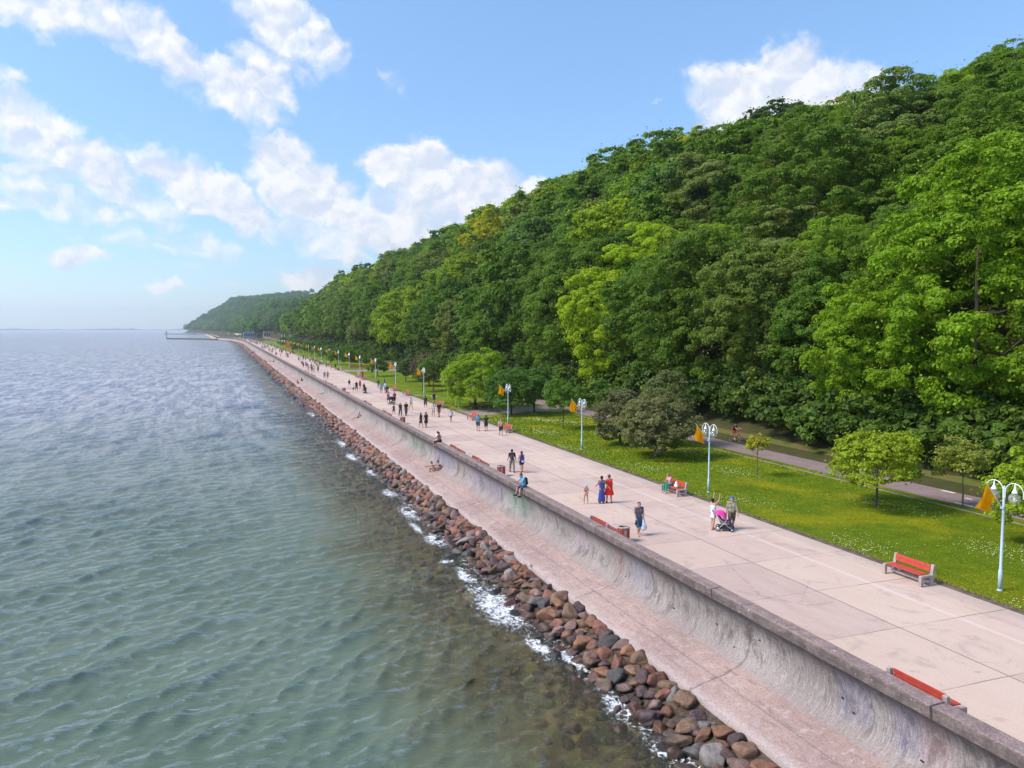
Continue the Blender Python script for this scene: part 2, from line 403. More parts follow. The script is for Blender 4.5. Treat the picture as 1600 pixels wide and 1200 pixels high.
def mat_grass():
    m, t, out = new_mat('lawn_grass')
    tc = t.node('ShaderNodeTexCoord').outputs['Object']
    s = t.node('ShaderNodeSeparateXYZ'); t.l.new(tc, s.inputs[0])
    big = t.noise(tc, .16, 5, .6, .6); mid = t.noise(tc, 1.1, 5, .65); fine = t.noise(tc, 22, 5, .75)
    c = t.mix(t.smooth(mid, .35, .65), (0.135, 0.205, 0.008), (0.21, 0.275, 0.012))
    c = t.mix(t.smooth(big, .48, .68, 0, .75), c, (0.42, 0.38, 0.012))
    c = t.mix(t.smooth(fine, .35, .65, .55, 0), c, (0.08, 0.14, 0.004))
    dry = t.m('MULTIPLY', t.smooth(t.m('ADD', s.outputs[0], t.m('MULTIPLY', mid, 1.4)), 29.6, 28.7), .6)
    c = t.mix(dry, c, (0.30, 0.27, 0.08))
    principled(t, out, c, .9, 0, .1, bump(t, t.m('ADD', fine, t.m('MULTIPLY', mid, .5)), .9, .12))
    return m
def mat_noisy(name, a, b, sc=2.0, rough=.9, c3=None, fs=25, bs=.5, bd=.03, stretch=(1, 1, 1)):
    m, t, out = new_mat(name)
    tc = t.map(t.node('ShaderNodeTexCoord').outputs['Object'], stretch)
    n1 = t.noise(tc, sc, 5, .65); n2 = t.noise(tc, fs, 4, .7)
    c = t.mix(t.smooth(n1, .35, .65), a, b)
    if c3: c = t.mix(t.smooth(n2, .5, .7, 0, .7), c, c3)
    principled(t, out, c, rough, 0, .25, bump(t, t.m('ADD', n1, t.m('MULTIPLY', n2, .4)), bs, bd))
    return m
M_conc = mat_concrete(); M_cop = mat_wall('coping'); M_face = mat_wall('face'); M_apron = mat_wall('apron')
M_grass = mat_grass()
M_asph = mat_noisy('path_asphalt', (0.25, 0.18, 0.175), (0.30, 0.22, 0.21), .8, .9, (0.26, 0.21, 0.21))
M_soil = mat_noisy('woodland_soil', (0.045, 0.060, 0.014), (0.085, 0.065, 0.028), .8, .95, (0.03, .05, .01), 9)
M_bed = mat_noisy('seabed', (0.20, 0.17, 0.07), (0.36, 0.27, 0.11), .5, .9, (0.50, 0.45, 0.04), 1.2)
M_verge = mat_noisy('verge_ground', (0.10, 0.14, 0.015), (0.15, 0.105, 0.05), .5, .95, (0.06, .09, .015), 12)
M_kerb = mat_noisy('kerb_stone', (0.10, 0.075, 0.07), (0.17, 0.13, 0.12), 2, .9)
M_sand = mat_noisy('beach_sand', (0.50, 0.38, 0.31), (0.60, 0.47, 0.38), .1)
M_riprap = mat_noisy('riprap_rubble', (0.06, 0.045, 0.035), (0.13, 0.095, 0.07), 1.5, .85, (0.20, .15, .08), 5, 1.0, .3)

# the ground: one sheet out past the hills (hilly, wooded)
ys = np.unique(np.concatenate([np.arange(-60, 200, 5), np.arange(200, 800, 10), np.arange(800, 2900, 25)]))
ts = np.unique(np.concatenate([np.arange(0, 120, 4), np.arange(120, 400, 16), np.arange(400, 1500, 60)]))
YY, TT = np.meshgrid(ys, ts, indexing='ij')
XX = TT + XS(YY) + 1.5
XX = np.where((TT < 1) & (YY < 1000), 18.27 + XC(YY), XX)
ZZ = height(XX, YY) - 0.06
ZZ = np.where(TT < 1, -0.3, ZZ); 
farb = np.clip((YY - 1000) / 60, 0, 1) * np.clip(1 - TT / 35, 0, 1)
ZZ = ZZ - farb * 2.9
ZZ = np.where((XX < 47) & (YY < 1000), -0.06, ZZ); ZZ = np.where((XX < 20 + XC(YY)) & (YY < 1000), -0.2, ZZ)
idx = np.arange(XX.size).reshape(XX.shape)
f = np.stack([idx[:-1, :-1], idx[:-1, 1:], idx[1:, 1:], idx[1:, :-1]], -1).reshape(-1, 4)
ok = XX.reshape(-1)[f].min(1) > -400
g = link('ground', mesh_np('ground', np.stack([XX, YY, ZZ], -1).reshape(-1, 3), f[ok], [M_soil], True)); tag(g, kind='structure')

o = strip_mesh('promenade', [(18.02, 0.0), (21, 0), (24.5, 0), (28.1, 0)], YS, M_conc); tag(o, kind='structure')
# paved bays that cut through the lawn to the path behind
def patch(name, x0, x1, y0, y1, z, mat, skew=0.0):
    me = mesh_np(name, [(x0, y0, z), (x1, y0 + skew, z), (x1, y1 + skew, z), (x0, y1, z)], [[0, 1, 2, 3]], [mat])
    return tag(link(name, me), kind='structure')
M_pave = mat_noisy('bay_paving', (0.25, 0.19, 0.17), (0.40, 0.32, 0.29), 1.2, .9, (0.3, .24, .22))
patch('paved_bay', 28.12, 41.9, 91.5, 98.5, 0.022, M_pave, 1.0)
patch('paved_bay', 28.12, 41.9, 196, 204, 0.022, M_pave)
lawn_mat = M_grass
o = strip_mesh('lawn', [(28.28, 0.012), (34, 0.015), (42.0, 0.012)], YS[YS <= 700], M_grass); tag(o, kind='structure')
o = strip_mesh('path', [(42.05, 0.006), (44, 0.016), (46.05, 0.006)], YS[YS <= 700], M_asph); tag(o, kind='structure')
o = strip_mesh('verge', [(46.1, 0.01), (47.0, 0.03), (48.2, 0.45)], YS[YS <= 700], M_verge); tag(o, kind='structure')
def prism(name, x0, x1, z0, z1, ys, mat, kind='structure'):
    o = strip_mesh(name, [(x0, z0), (x0, z1), (x1, z1), (x1, z0)], ys, mat); return tag(o, kind=kind)
prism('kerb', 28.11, 28.27, -0.05, 0.055, YS[YS <= 700], M_kerb)
prism('path_edging', 40.95, 41.05, 0.0, 0.05, YS[YS <= 90], M_pave)
# --- the sea wall
wall = empty('sea_wall', (0, 0, 0)); tag(wall, 'long concave concrete sea wall with dark coping and graffiti along the promenade', 'sea wall')
YW = np.unique(np.concatenate([np.arange(-30, 200, 1.0), np.arange(200, 420, 5), np.arange(420, 1001, 20)]))
rs_ = np.random.RandomState(4)
def rough_strip(name, prof, ys, mat, amp, parent):
    o = strip_mesh(name, prof, ys, mat, smooth=True, parent=parent)
    me = o.data; n = len(prof); co = np.zeros(len(me.vertices) * 3, np.float32); me.vertices.foreach_get('co', co); co = co.reshape(-1, n, 3)
    ny = len(ys)
    k = rs_.randn(ny, n, 2) * amp
    co[:, :, 0] += k[:, :, 0]; co[:, :, 2] += k[:, :, 1] * .7
    me.vertices.foreach_set('co', co.reshape(-1)); me.update()
    return o
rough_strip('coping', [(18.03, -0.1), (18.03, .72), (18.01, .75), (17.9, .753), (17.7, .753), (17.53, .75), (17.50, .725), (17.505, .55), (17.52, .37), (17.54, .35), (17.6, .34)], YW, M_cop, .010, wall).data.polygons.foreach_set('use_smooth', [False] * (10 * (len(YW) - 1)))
cur = [(17.8, .33)] + [(17.74 + .72 * math.sin(a) ** .8 * (1 if a < 1.9 else 1), .33 - 1.0 * (1 - math.cos(a))) for a in np.linspace(.35, 2.2, 8)]
cur = [(17.58, .36), (17.80, .16), (17.98, -.12), (18.10, -.45), (18.14, -.78), (18.12, -1.05), (18.03, -1.32), (17.90, -1.52), (17.70, -1.69), (17.45, -1.86)]
rough_strip('curved_face', cur, YW, M_face, .012, wall)
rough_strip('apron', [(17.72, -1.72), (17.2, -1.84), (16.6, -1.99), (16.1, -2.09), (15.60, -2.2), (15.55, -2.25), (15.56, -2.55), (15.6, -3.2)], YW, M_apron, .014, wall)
# small dark drain slots in the curve
for i, (u, v) in enumerate([(978, 901), (1053, 950), (1120, 975), (1148, 1011), (1187, 1000), (1317, 1091), (1334, 1114), (1441, 1189)]):
    s_ = (v - 513) / (u - 348)
    # find where the sight line meets the curved profile
    best = None
    for k in range(len(cur) - 1):
        for q in np.linspace(0, 1, 12):
            X_ = cur[k][0] * (1 - q) + cur[k + 1][0] * q; Z_ = cur[k][1] * (1 - q) + cur[k + 1][1] * q
            r = ray(u, v); tt_ = X_ / r[0]; e = abs(H + r[2] * tt_ - Z_)
            if best is None or e < best[0]: best = (e, X_, r[1] * tt_, Z_, k)
    k = best[4]; nx, nz = cur[k][1] - cur[k + 1][1], -(cur[k][0] - cur[k + 1][0])
    b = MB(); ang = math.atan2(nz, nx)
    b.box((best[1] - .005, best[2], best[3]), (.03, .11, .04), rot=(0, -ang, 0)); b.build('drain_slot', simple('slot_dark', (0.02, 0.018, 0.018), .9), wall)

# ------------------------------------------------------------------ sea bed and sea
ysb = np.arange(-60, 420, 4.0)
o = strip_mesh('riprap_bank', [(15.7, -2.45), (15.2, -2.62), (14.4, -3.0), (13.3, -3.55)], YW, M_riprap, smooth=True)
tag(o, kind='structure')
o = strip_mesh('seabed', [(13.45, -3.48), (12, -3.9), (10.5, -4.15), (8.5, -4.4), (5, -4.9), (-10, -6.0), (-60, -9)], YS, M_bed); tag(o, kind='structure')

def mat_water():
    m, t, out = new_mat('sea_water')
    geo = t.node('ShaderNodeNewGeometry').outputs['Position']
    s = t.node('ShaderNodeSeparateXYZ'); t.l.new(geo, s.inputs[0]); x, y, z = s.outputs
    cd = t.node('ShaderNodeVectorMath', operation='LENGTH'); t.l.new(geo, cd.inputs[0]); dist = cd.outputs['Value']
    # ripples: two crossing stretched noises, the finest fade out far away
    r1 = t.noise(t.map(geo, (0.55, 2.4, 1), rot=(0, 0, math.radians(-30))), 1.5, 5, .66, .8)
    r2 = t.noise(t.map(geo, (1.2, 2.8, 1), rot=(0, 0, math.radians(-12))), 3.4, 4, .65, .8)
    r3 = t.noise(t.map(geo, (1.0, 3.0, 1), rot=(0, 0, math.radians(-22))), .28, 5, .6, .4)
    rg = t.m('SUBTRACT', 1.0, t.m('MULTIPLY', t.m('ABSOLUTE', t.m('SUBTRACT', t.noise(t.map(geo, (0.35, 1.5, 1), rot=(0, 0, math.radians(-30))), 1.1, 3, .6, .5), .5)), 2.0))
    rg = t.m('POWER', rg, 4.0)
    r4 = t.noise(t.map(geo, (0.42, 0.06, 1), rot=(0, 0, math.radians(-8))), 1.0, 6, .7, .5)
    hgt = t.m('ADD', t.m('ADD', t.m('MULTIPLY', r1, .27), t.m('MULTIPLY', r2, .050)), t.m('MULTIPLY', r3, t.smooth(dist, 60, 300, 0, .7)))
    hgt = t.m('ADD', hgt, t.m('MULTIPLY', rg, .085)); hgt = t.m('ADD', hgt, t.m('MULTIPLY', r4, t.smooth(dist, 60, 400, 0, 4.0)))
    nb = bump(t, hgt, 1.0, 1.0)
    fres = t.node('ShaderNodeFresnel', ins={'IOR': 1.45}); t.l.new(nb, fres.inputs['Normal'])
    gl = t.node('ShaderNodeBsdfGlossy', ins={'Color': (1.0, .97, .97), 'Roughness': .10}); t.l.new(nb, gl.inputs['Normal'])
    t.put(gl.inputs['Roughness'], t.smooth(dist, 40, 900, .04, .10))
    # murky body colour, with distant sky sheen and glitter streaks painted in
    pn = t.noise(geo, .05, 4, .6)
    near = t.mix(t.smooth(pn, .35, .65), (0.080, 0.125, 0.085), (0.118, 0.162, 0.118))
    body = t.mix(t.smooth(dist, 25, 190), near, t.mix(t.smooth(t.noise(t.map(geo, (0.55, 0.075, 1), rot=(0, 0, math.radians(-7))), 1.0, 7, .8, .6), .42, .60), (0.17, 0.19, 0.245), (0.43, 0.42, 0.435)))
    df = t.node('ShaderNodeBsdfDiffuse')
    tr = t.node('ShaderNodeBsdfTransparent', ins={'Color': (.92, .92, .74)})
    dn = t.m('MULTIPLY', t.m('SUBTRACT', t.noise(geo, .22, 3), .5), 6.0)
    turb = t.smooth(t.m('ADD', x, dn), 4.0, 12.0, 1.0, 0.12)
    body = t.mix(t.m('MULTIPLY', t.smooth(t.m('ADD', x, dn), 3.5, 12.0), t.smooth(dist, 120, 60)), body, (0.19, 0.18, 0.085))
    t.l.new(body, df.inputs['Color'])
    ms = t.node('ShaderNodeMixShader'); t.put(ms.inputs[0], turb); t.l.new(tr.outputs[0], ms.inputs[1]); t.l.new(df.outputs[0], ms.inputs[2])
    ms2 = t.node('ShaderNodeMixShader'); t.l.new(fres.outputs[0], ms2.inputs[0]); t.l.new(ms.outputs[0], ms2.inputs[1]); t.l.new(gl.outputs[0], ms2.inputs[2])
    # foam where the swell breaks on the stones
    fm = None
    for (fx, fy, rx, ry) in ((12.8, 36.4, 1.6, 4.6), (13.0, 57.6, 1.0, 3.2), (12.9, 49.5, .9, 2.6), (13.0, 65, .8, 2.5), (13.4, 75, 1.0, 3.0), (13.4, 24.8, .6, 1.2), (13.5, 29, .5, 1.6), (12.3, 44.5, .8, .6), (12.6, 41.5, .5, 2.5), (12.7, 31, .5, 2.0), (12.4, 53, .4, 2.4), (12.9, 85, .8, 4), (13.4, 95, 1, 5), (13.4, 130, 1, 6)):
        mp = t.map(geo, (rx, ry, 50), (fx, fy, 0), vt='TEXTURE'); ln = t.node('ShaderNodeVectorMath', operation='LENGTH'); t.l.new(mp, ln.inputs[0])
        v = t.smooth(ln.outputs['Value'], 1.3, .1); fm = v if fm is None else t.m('MAXIMUM', fm, v)
    rim = t.m('MULTIPLY', t.smooth(t.m('ADD', x, t.m('MULTIPLY', t.m('SUBTRACT', t.noise(geo, .35, 3), .5), 2.6)), 12.6, 13.7), .52)
    fn = t.noise(geo, 3.2, 8, .72, 1.6)
    foam = t.smooth(t.m('ADD', t.m('MULTIPLY', t.m('MAXIMUM', fm, rim), .62), t.m('MULTIPLY', t.m('SUBTRACT', fn, .5), 2.9)), .34, .70)
    foam = t.m('MULTIPLY', foam, t.smooth(t.m('MAXIMUM', fm, rim), .02, .2))
    fd = t.node('ShaderNodeBsdfDiffuse', ins={'Color': (.82, .84, .86)})
    ms3 = t.node('ShaderNodeMixShader'); t.put(ms3.inputs[0], foam); t.l.new(ms2.outputs[0], ms3.inputs[1]); t.l.new(fd.outputs[0], ms3.inputs[2])
    t.l.new(ms3.outputs[0], out.inputs[0])
    return m
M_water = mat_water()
# polar sheet, finer near the camera, with a directional wave spectrum
NA, NR = 640, 1400
angs = np.unique(np.concatenate([np.linspace(-170, -22, 80), np.linspace(-22, 42, NA - 130), np.linspace(42, 175, 60)])) * math.pi / 180
rad = np.concatenate([6.0 * (700 / 6.0) ** np.linspace(0, 1, NR - 150, endpoint=False), 700 * (8000 / 700) ** np.linspace(0, 1, 150)])
AA, RR = np.meshgrid(angs, rad, indexing='ij')
WX, WY = np.sin(AA) * RR, np.cos(AA) * RR
cell = np.maximum(np.maximum(RR * math.log(700 / 6.0) / (NR - 150), (RR > 700) * 50), RR * np.gradient(angs)[:, None])
rs = np.random.RandomState(11)
DX = np.zeros_like(WX); DY = np.zeros_like(WX); DZ = np.zeros_like(WX)
grp = 0.8 + 0.45 * np.sin(WX * .09 + WY * .041 + 1) * np.sin(WX * .037 - WY * .078) + .2 * np.sin(WX * .021 - WY * .16)
for k in range(96):
    lam = 0.55 * (6.5 / 0.55) ** rs.rand()
    th = math.radians(-57 + rs.randn() * (11 + 12 * (lam < 2.0)))
    kk = 2 * math.pi / lam; a = 0.0078 * lam ** 0.60 * (0.6 + .8 * rs.rand())
    ph = rs.rand() * 6.28
    fade = np.clip(lam / (2.6 * cell) - .6, 0, 1) * a * grp
    q = kk * (WX * math.cos(th) + WY * math.sin(th)) + ph
    DZ += fade * np.cos(q); sn = fade * np.sin(q) * .9
    DX -= sn * math.cos(th); DY -= sn * math.sin(th)
damp = np.clip((15.5 - WX) / 5, .25, 1) 
V = np.stack([WX + DX * damp, WY + DY * damp, WAVE_Z + DZ * damp], -1).reshape(-1, 3)
idx = np.arange(WX.size).reshape(WX.shape)
f = np.stack([idx[:-1, :-1], idx[1:, :-1], idx[1:, 1:], idx[:-1, 1:]], -1).reshape(-1, 4)
xm = WX.reshape(-1)[f].min(1); ym = WY.reshape(-1)[f].mean(1)
ok = (xm < XS(ym) + 2.5) | (ym > 2800) 
used = np.unique(f[ok]); remap = np.zeros(len(V), np.int64); remap[used] = np.arange(len(used))
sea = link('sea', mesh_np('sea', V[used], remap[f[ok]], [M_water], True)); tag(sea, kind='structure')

# ------------------------------------------------------------------ boulders of the revetment
def mat_rock(name, wet=False):
    m, t, out = new_mat(name)
    tc = t.node('ShaderNodeTexCoord').outputs['Object']
    oi = t.node('ShaderNodeObjectInfo')
    n1 = t.noise(tc, 2.4, 6, .7, .4); n2 = t.noise(tc, 14, 5, .75)
    k = t.smooth(n1, .3, .7, .5, 1.3, 'LINEAR')
    c = t.node('ShaderNodeVectorMath', operation='SCALE'); t.l.new(oi.outputs['Color'], c.inputs[0]); t.l.new(k, c.inputs['Scale'])
    cc = t.mix(t.smooth(n2, .52, .7, 0, .5), c.outputs[0], (0.33, 0.28, 0.26))
    cc = t.mix(t.smooth(n2, .42, .3, 0, .6), cc, (0.05, 0.04, 0.035))
    gz = t.node('ShaderNodeSeparateXYZ'); t.l.new(t.node('ShaderNodeNewGeometry').outputs['Position'], gz.inputs[0])
    wetf = t.smooth(t.m('ADD', gz.outputs[2], t.m('MULTIPLY', n1, .25)), WAVE_Z + .62, WAVE_Z + .34)
    wetf = t.m('MULTIPLY', wetf, t.smooth(gz.outputs[2], WAVE_Z - .30, WAVE_Z - .05))
    cc = t.mix(wetf, cc, t.mix(.62, cc, (0.012, 0.012, 0.010)))
    under = t.m('MULTIPLY', t.m('MULTIPLY', t.smooth(gz.outputs[2], WAVE_Z - .02, WAVE_Z - .3), t.smooth(n1, .45, .65)), t.smooth(t.noise(t.node('ShaderNodeNewGeometry').outputs['Position'], .35, 3), .45, .62, .1, .9))
    cc = t.mix(under, cc, (0.55, 0.48, 0.03))
    principled(t, out, cc, t.m('SUBTRACT', .82, t.m('MULTIPLY', wetf, .5)), 0, .35, bump(t, t.m('ADD', n1, t.m('MULTIPLY', n2, .5)), .6, .06))
    return m
M_rock = mat_rock('boulder_granite')
def ico(sub):
    import bmesh
    bm = bmesh.new(); bmesh.ops.create_icosphere(bm, subdivisions=sub, radius=1.0)
    v = np.array([p.co[:] for p in bm.verts]); f = np.array([[q.index for q in p.verts] for p in bm.faces]); bm.free(); return v, f
_iv, _if = ico(4); _iv3, _if3 = ico(2)
def rock_mesh(name, seed, lod=0):
    v, f = (_iv, _if) if lod == 0 else (_iv3, _if3)
    r = np.random.RandomState(seed)
    n = r.randn(13, 3); n /= np.linalg.norm(n, axis=1)[:, None]; d = r.uniform(.60, 1.0, 13)
    p = 12.0
    s = np.maximum(v @ n.T, 0.0) / d
    rad_ = (np.sum(s ** p, 1) + .18 ** p) ** (-1 / p); rad_ = np.minimum(rad_, 1.25)
    nz = 0
    for fr, am in ((3.0, .04), (7.0, .02), (16.0, .008)):
        w_ = r.randn(3, 3) * fr; nz = nz + am * (np.sin(v @ w_[0] + 1) + np.sin(v @ w_[1] + 2) * np.sin(v @ w_[2]))
    q = v * (rad_ * (1 + nz))[:, None]
    q *= np.array([1, r.uniform(.72, .95), r.uniform(.58, .8)]) * .5
    return mesh_np(name, q, f, [M_rock], True)
RM = [rock_mesh('boulder', 100 + i) for i in range(12)]; RML = [rock_mesh('boulder_far', 100 + i, 1) for i in range(8)]
ROCKC = [('rusty orange', (0.33, 0.16, 0.09)), ('reddish brown', (0.30, 0.13, 0.088)), ('pinkish granite', (0.34, 0.21, 0.18)), ('dark grey', (0.11, 0.10, 0.10)),
         ('warm brown', (0.25, 0.15, 0.095)), ('light grey', (0.30, 0.26, 0.24)), ('purplish brown', (0.13, 0.08, 0.08))]
def bank_z(x): return np.interp(x, [8.5, 10.5, 12, 13.4, 14.4, 15.2, 15.6], [-4.4, -4.2, -3.95, -3.5, -3.0, -2.62, -2.45])
rr = random.Random(8)
rocks = []
y = 14.0
def scatter(y0, y1, x0, x1, size, tries, tall=False):
    pts = []
    cells = {}
    cs = size * 1.0
    for _ in range(tries):
        x = rr.uniform(x0, x1); y = rr.uniform(y0, y1)
        wob = .5 * math.sin(y * .35) + .4 * math.sin(y * .11 + 2)
        if x < 13.35 + wob * .8 and rr.random() < .80: continue
        sz = size * rr.uniform(.72, 1.28)
        k = (int(x // cs), int(y // cs)); good = True
        for i in (-1, 0, 1):
            for j in (-1, 0, 1):
                for (a, b, c_) in cells.get((k[0] + i, k[1] + j), ()):
                    if (a - x) ** 2 + (b - y) ** 2 < ((sz + c_) * .355) ** 2: good = False
        if good: cells.setdefault(k, []).append((x, y, sz)); pts.append((x, y, sz))
    return pts
pts = scatter(14.0, 75, 12.85, 15.4, .76, 60000)
TOPS = set()
for (x, y, sz) in scatter(14.0, 75, 13.6, 15.0, 1.0, 2600):
    if rr.random() < .14: q_ = (x, y, sz * .7); pts.append(q_); TOPS.add(q_)
pts.sort(key=lambda p: math.hypot(p[0], p[1]))
vis = []
def proj(x, y, z):
    d = np.array([x, y, z - H]); f_ = d @ FWD
    return 800 + F * (d @ RGT) / f_, 600 - F * (d @ UPV) / f_
inds = [p for p in pts if proj(p[0], p[1], bank_z(p[0]))[1] < 1290 and p[1] > 15][:300]
ymax = max(p[1] for p in inds)
WHERE_Y = [(21.5, 'below the nearest red bench'), (27, 'left of the nearest bench'), (34, 'below the man with the bag'), (39, 'beside the white foam patch'), (200, 'below the man sitting on the wall')]
for i, (x, y, sz) in enumerate(inds):
    cname, col = ROCKC[rr.choices(range(7), (3, 9, 6, 2, 6, 1.5, 4))[0]]
    if x < 13.3 and rr.random() < .4: cname, col = ROCKC[3]
    o = link('boulder', RM[rr.randrange(12)])
    z = float(bank_z(x)) + .10 * sz + rr.uniform(-.05, .12) * sz
    if (x, y, sz) in TOPS: z += .20
    if x > 15.0: z -= .06
    o.location = (x, y, z); o.scale = (sz * 1.12, sz * 1.12, sz * 1.05)
    o.rotation_euler = (rr.uniform(-.45, .45), rr.uniform(-.45, .45), rr.uniform(0, 6.28))
    v_ = rr.uniform(.6, 1.05); o.color = (col[0] * v_, col[1] * v_, col[2] * v_, 1)
    size_w = 'large' if sz > .92 else 'small' if sz < .7 else 'middle-sized'
    row = 'half in the water' if x < 13.35 else 'mid bank' if x < 14.5 else 'against the apron edge'
    wh = next(s_ for yl, s_ in WHERE_Y if y < yl)
    tag(o, f'{size_w} {cname} boulder {row}, {wh}'.replace('middle-sized ', 'medium '), 'boulder', 'boulders of the shore revetment')
# all the boulders past the nearest three hundred: one mass
def merge_instances(name, mats, items, seed=0):
    """items: list of (verts, faces, matrix4, matidx) joined into one numpy mesh"""
    Vs, Fs, Ms, b = [], [], [], 0
    for v, f_, M, mi in items:
        Vs.append(v @ M[:3, :3].T + M[:3, 3]); Fs.append(f_ + b); Ms.append(np.full(len(f_), mi)); b += len(v)
    return mesh_np(name, np.concatenate(Vs), np.concatenate(Fs), mats, True, np.concatenate(Ms))
def me_arrays(me):
    v = np.zeros(len(me.vertices) * 3, np.float32); me.vertices.foreach_get('co', v)
    f_ = np.zeros(len(me.loops), np.int32); me.loops.foreach_get('vertex_index', f_)
    return v.reshape(-1, 3), f_.reshape(len(me.polygons), -1)
def mat_rock_col(cname, col):
    m = M_rock.copy(); m.name = 'rock_' + cname.replace(' ', '_')
    t = NT(m.node_tree)
    for n in list(t.n):
        if n.type == 'OBJECT_INFO':
            rgb = t.node('ShaderNodeRGB'); rgb.outputs[0].default_value = (*col, 1)
            for l in list(n.outputs['Color'].links): t.l.new(rgb.outputs[0], l.to_socket)
    return m
RMATS = [mat_rock_col(a, b) for a, b in ROCKC]
LOD1 = [me_arrays(m) for m in RML]
LOD0 = [me_arrays(rock_mesh('x', 300 + i, 1)) for i in range(6)]
items = []
def put_rock(x, y, sz, dz=0.0, dark=False):
    ci = rr.choices(range(7), (3, 9, 6, 2, 6, 1.5, 4))[0]
    if dark and rr.random() < .6: ci = 3
    M = np.eye(4); R_ = np.array(Euler((rr.uniform(-.4, .4), rr.uniform(-.4, .4), rr.uniform(0, 6.28))).to_matrix())
    M[:3, :3] = R_ * sz * 1.12; M[:3, 3] = (x + float(XC(y)), y, float(bank_z(x)) + .10 * sz + rr.uniform(-.05, .1) * sz + dz)
    items.append((*LOD1[rr.randrange(8)], M, ci))
near_set = set((p[0], p[1]) for p in inds)
for (x, y, sz) in pts:
    if (x, y) not in near_set: put_rock(x, y, sz, 0, x < 13.3)
for (x, y, sz) in scatter(75, 160, 12.8, 15.4, .8, 30000): put_rock(x, y, sz, 0, x < 13.3)
for (x, y, sz) in scatter(160, 420, 12.4, 15.3, 1.15, 30000): put_rock(x, y, sz, -.1, x < 13.3)
for (x, y, sz) in scatter(420, 900, 12.2, 15.2, 1.7, 20000): put_rock(x, y, sz, -.25)
o = link('boulders', merge_instances('boulders', RMATS, items)); tag(o, 'mass of smaller looking boulders running along the shore into the distance', 'boulders', kind='stuff')
# drowned stones on the sea floor beside the bank
items = []
for (x, y, sz) in scatter(14, 140, 8.8, 12.9, .78, 9000): put_rock(x, y, sz * rr.uniform(.5, .9), .1)
o = link('submerged_stones', merge_instances('submerged_stones', RMATS, items)); tag(o, 'brown and algae green stones seen through the shallow water', 'stones', kind='stuff')

# ------------------------------------------------------------------ foliage
def mat_leaf(name, trans=.30, inst=False, rng=.45):
    m, t, out = new_mat(name)
    geo = t.node('ShaderNodeNewGeometry'); tc = t.node('ShaderNodeTexCoord').outputs['Object']
    oi = t.node('ShaderNodeObjectInfo')
    if inst:
        at_ = t.node('ShaderNodeAttribute', attribute_type='INSTANCER', attribute_name='tint'); col = at_.outputs['Color']
    else: col = oi.outputs['Color']
    ri = geo.outputs['Random Per Island']
    k = t.m('ADD', t.m('MULTIPLY', t.m('SUBTRACT', ri, .5), rng), t.smooth(t.noise(tc, .7, 2), .3, .7, .85, 1.15, 'LINEAR'))
    sc = t.node('ShaderNodeVectorMath', operation='SCALE'); t.l.new(col, sc.inputs[0]); t.l.new(k, sc.inputs['Scale'])
    c = t.mix(t.m('MULTIPLY', t.m('FRACT', t.m('MULTIPLY', ri, 13.7)), .25), sc.outputs[0], (0.13, 0.16, 0.02))
    df = t.node('ShaderNodeBsdfPrincipled'); t.l.new(c, df.inputs['Base Color']); df.inputs['Roughness'].default_value = .55; df.inputs['Specular IOR Level'].default_value = .25
    tl = t.node('ShaderNodeBsdfTranslucent'); 
    tcol = t.node('ShaderNodeVectorMath', operation='MULTIPLY'); t.l.new(c, tcol.inputs[0]); tcol.inputs[1].default_value = (1.5, 1.6, .6); t.l.new(tcol.outputs[0], tl.inputs['Color'])
    ms = t.node('ShaderNodeMixShader'); ms.inputs[0].default_value = trans; t.l.new(df.outputs[0], ms.inputs[1]); t.l.new(tl.outputs[0], ms.inputs[2])
    t.l.new(ms.outputs[0], out.inputs[0])
    return m
M_leaf = mat_leaf('leaf_green', .36); M_leafi = mat_leaf('leaf_distant', inst=True)
M_bark = mat_noisy('bark', (0.10, 0.075, 0.055), (0.17, 0.13, 0.10), 3, .95, (0.05, .04, .03), 18, .8, .03, (1, 1, .3))
def unit(a): return a / np.maximum(np.linalg.norm(a, axis=-1, keepdims=True), 1e-9)
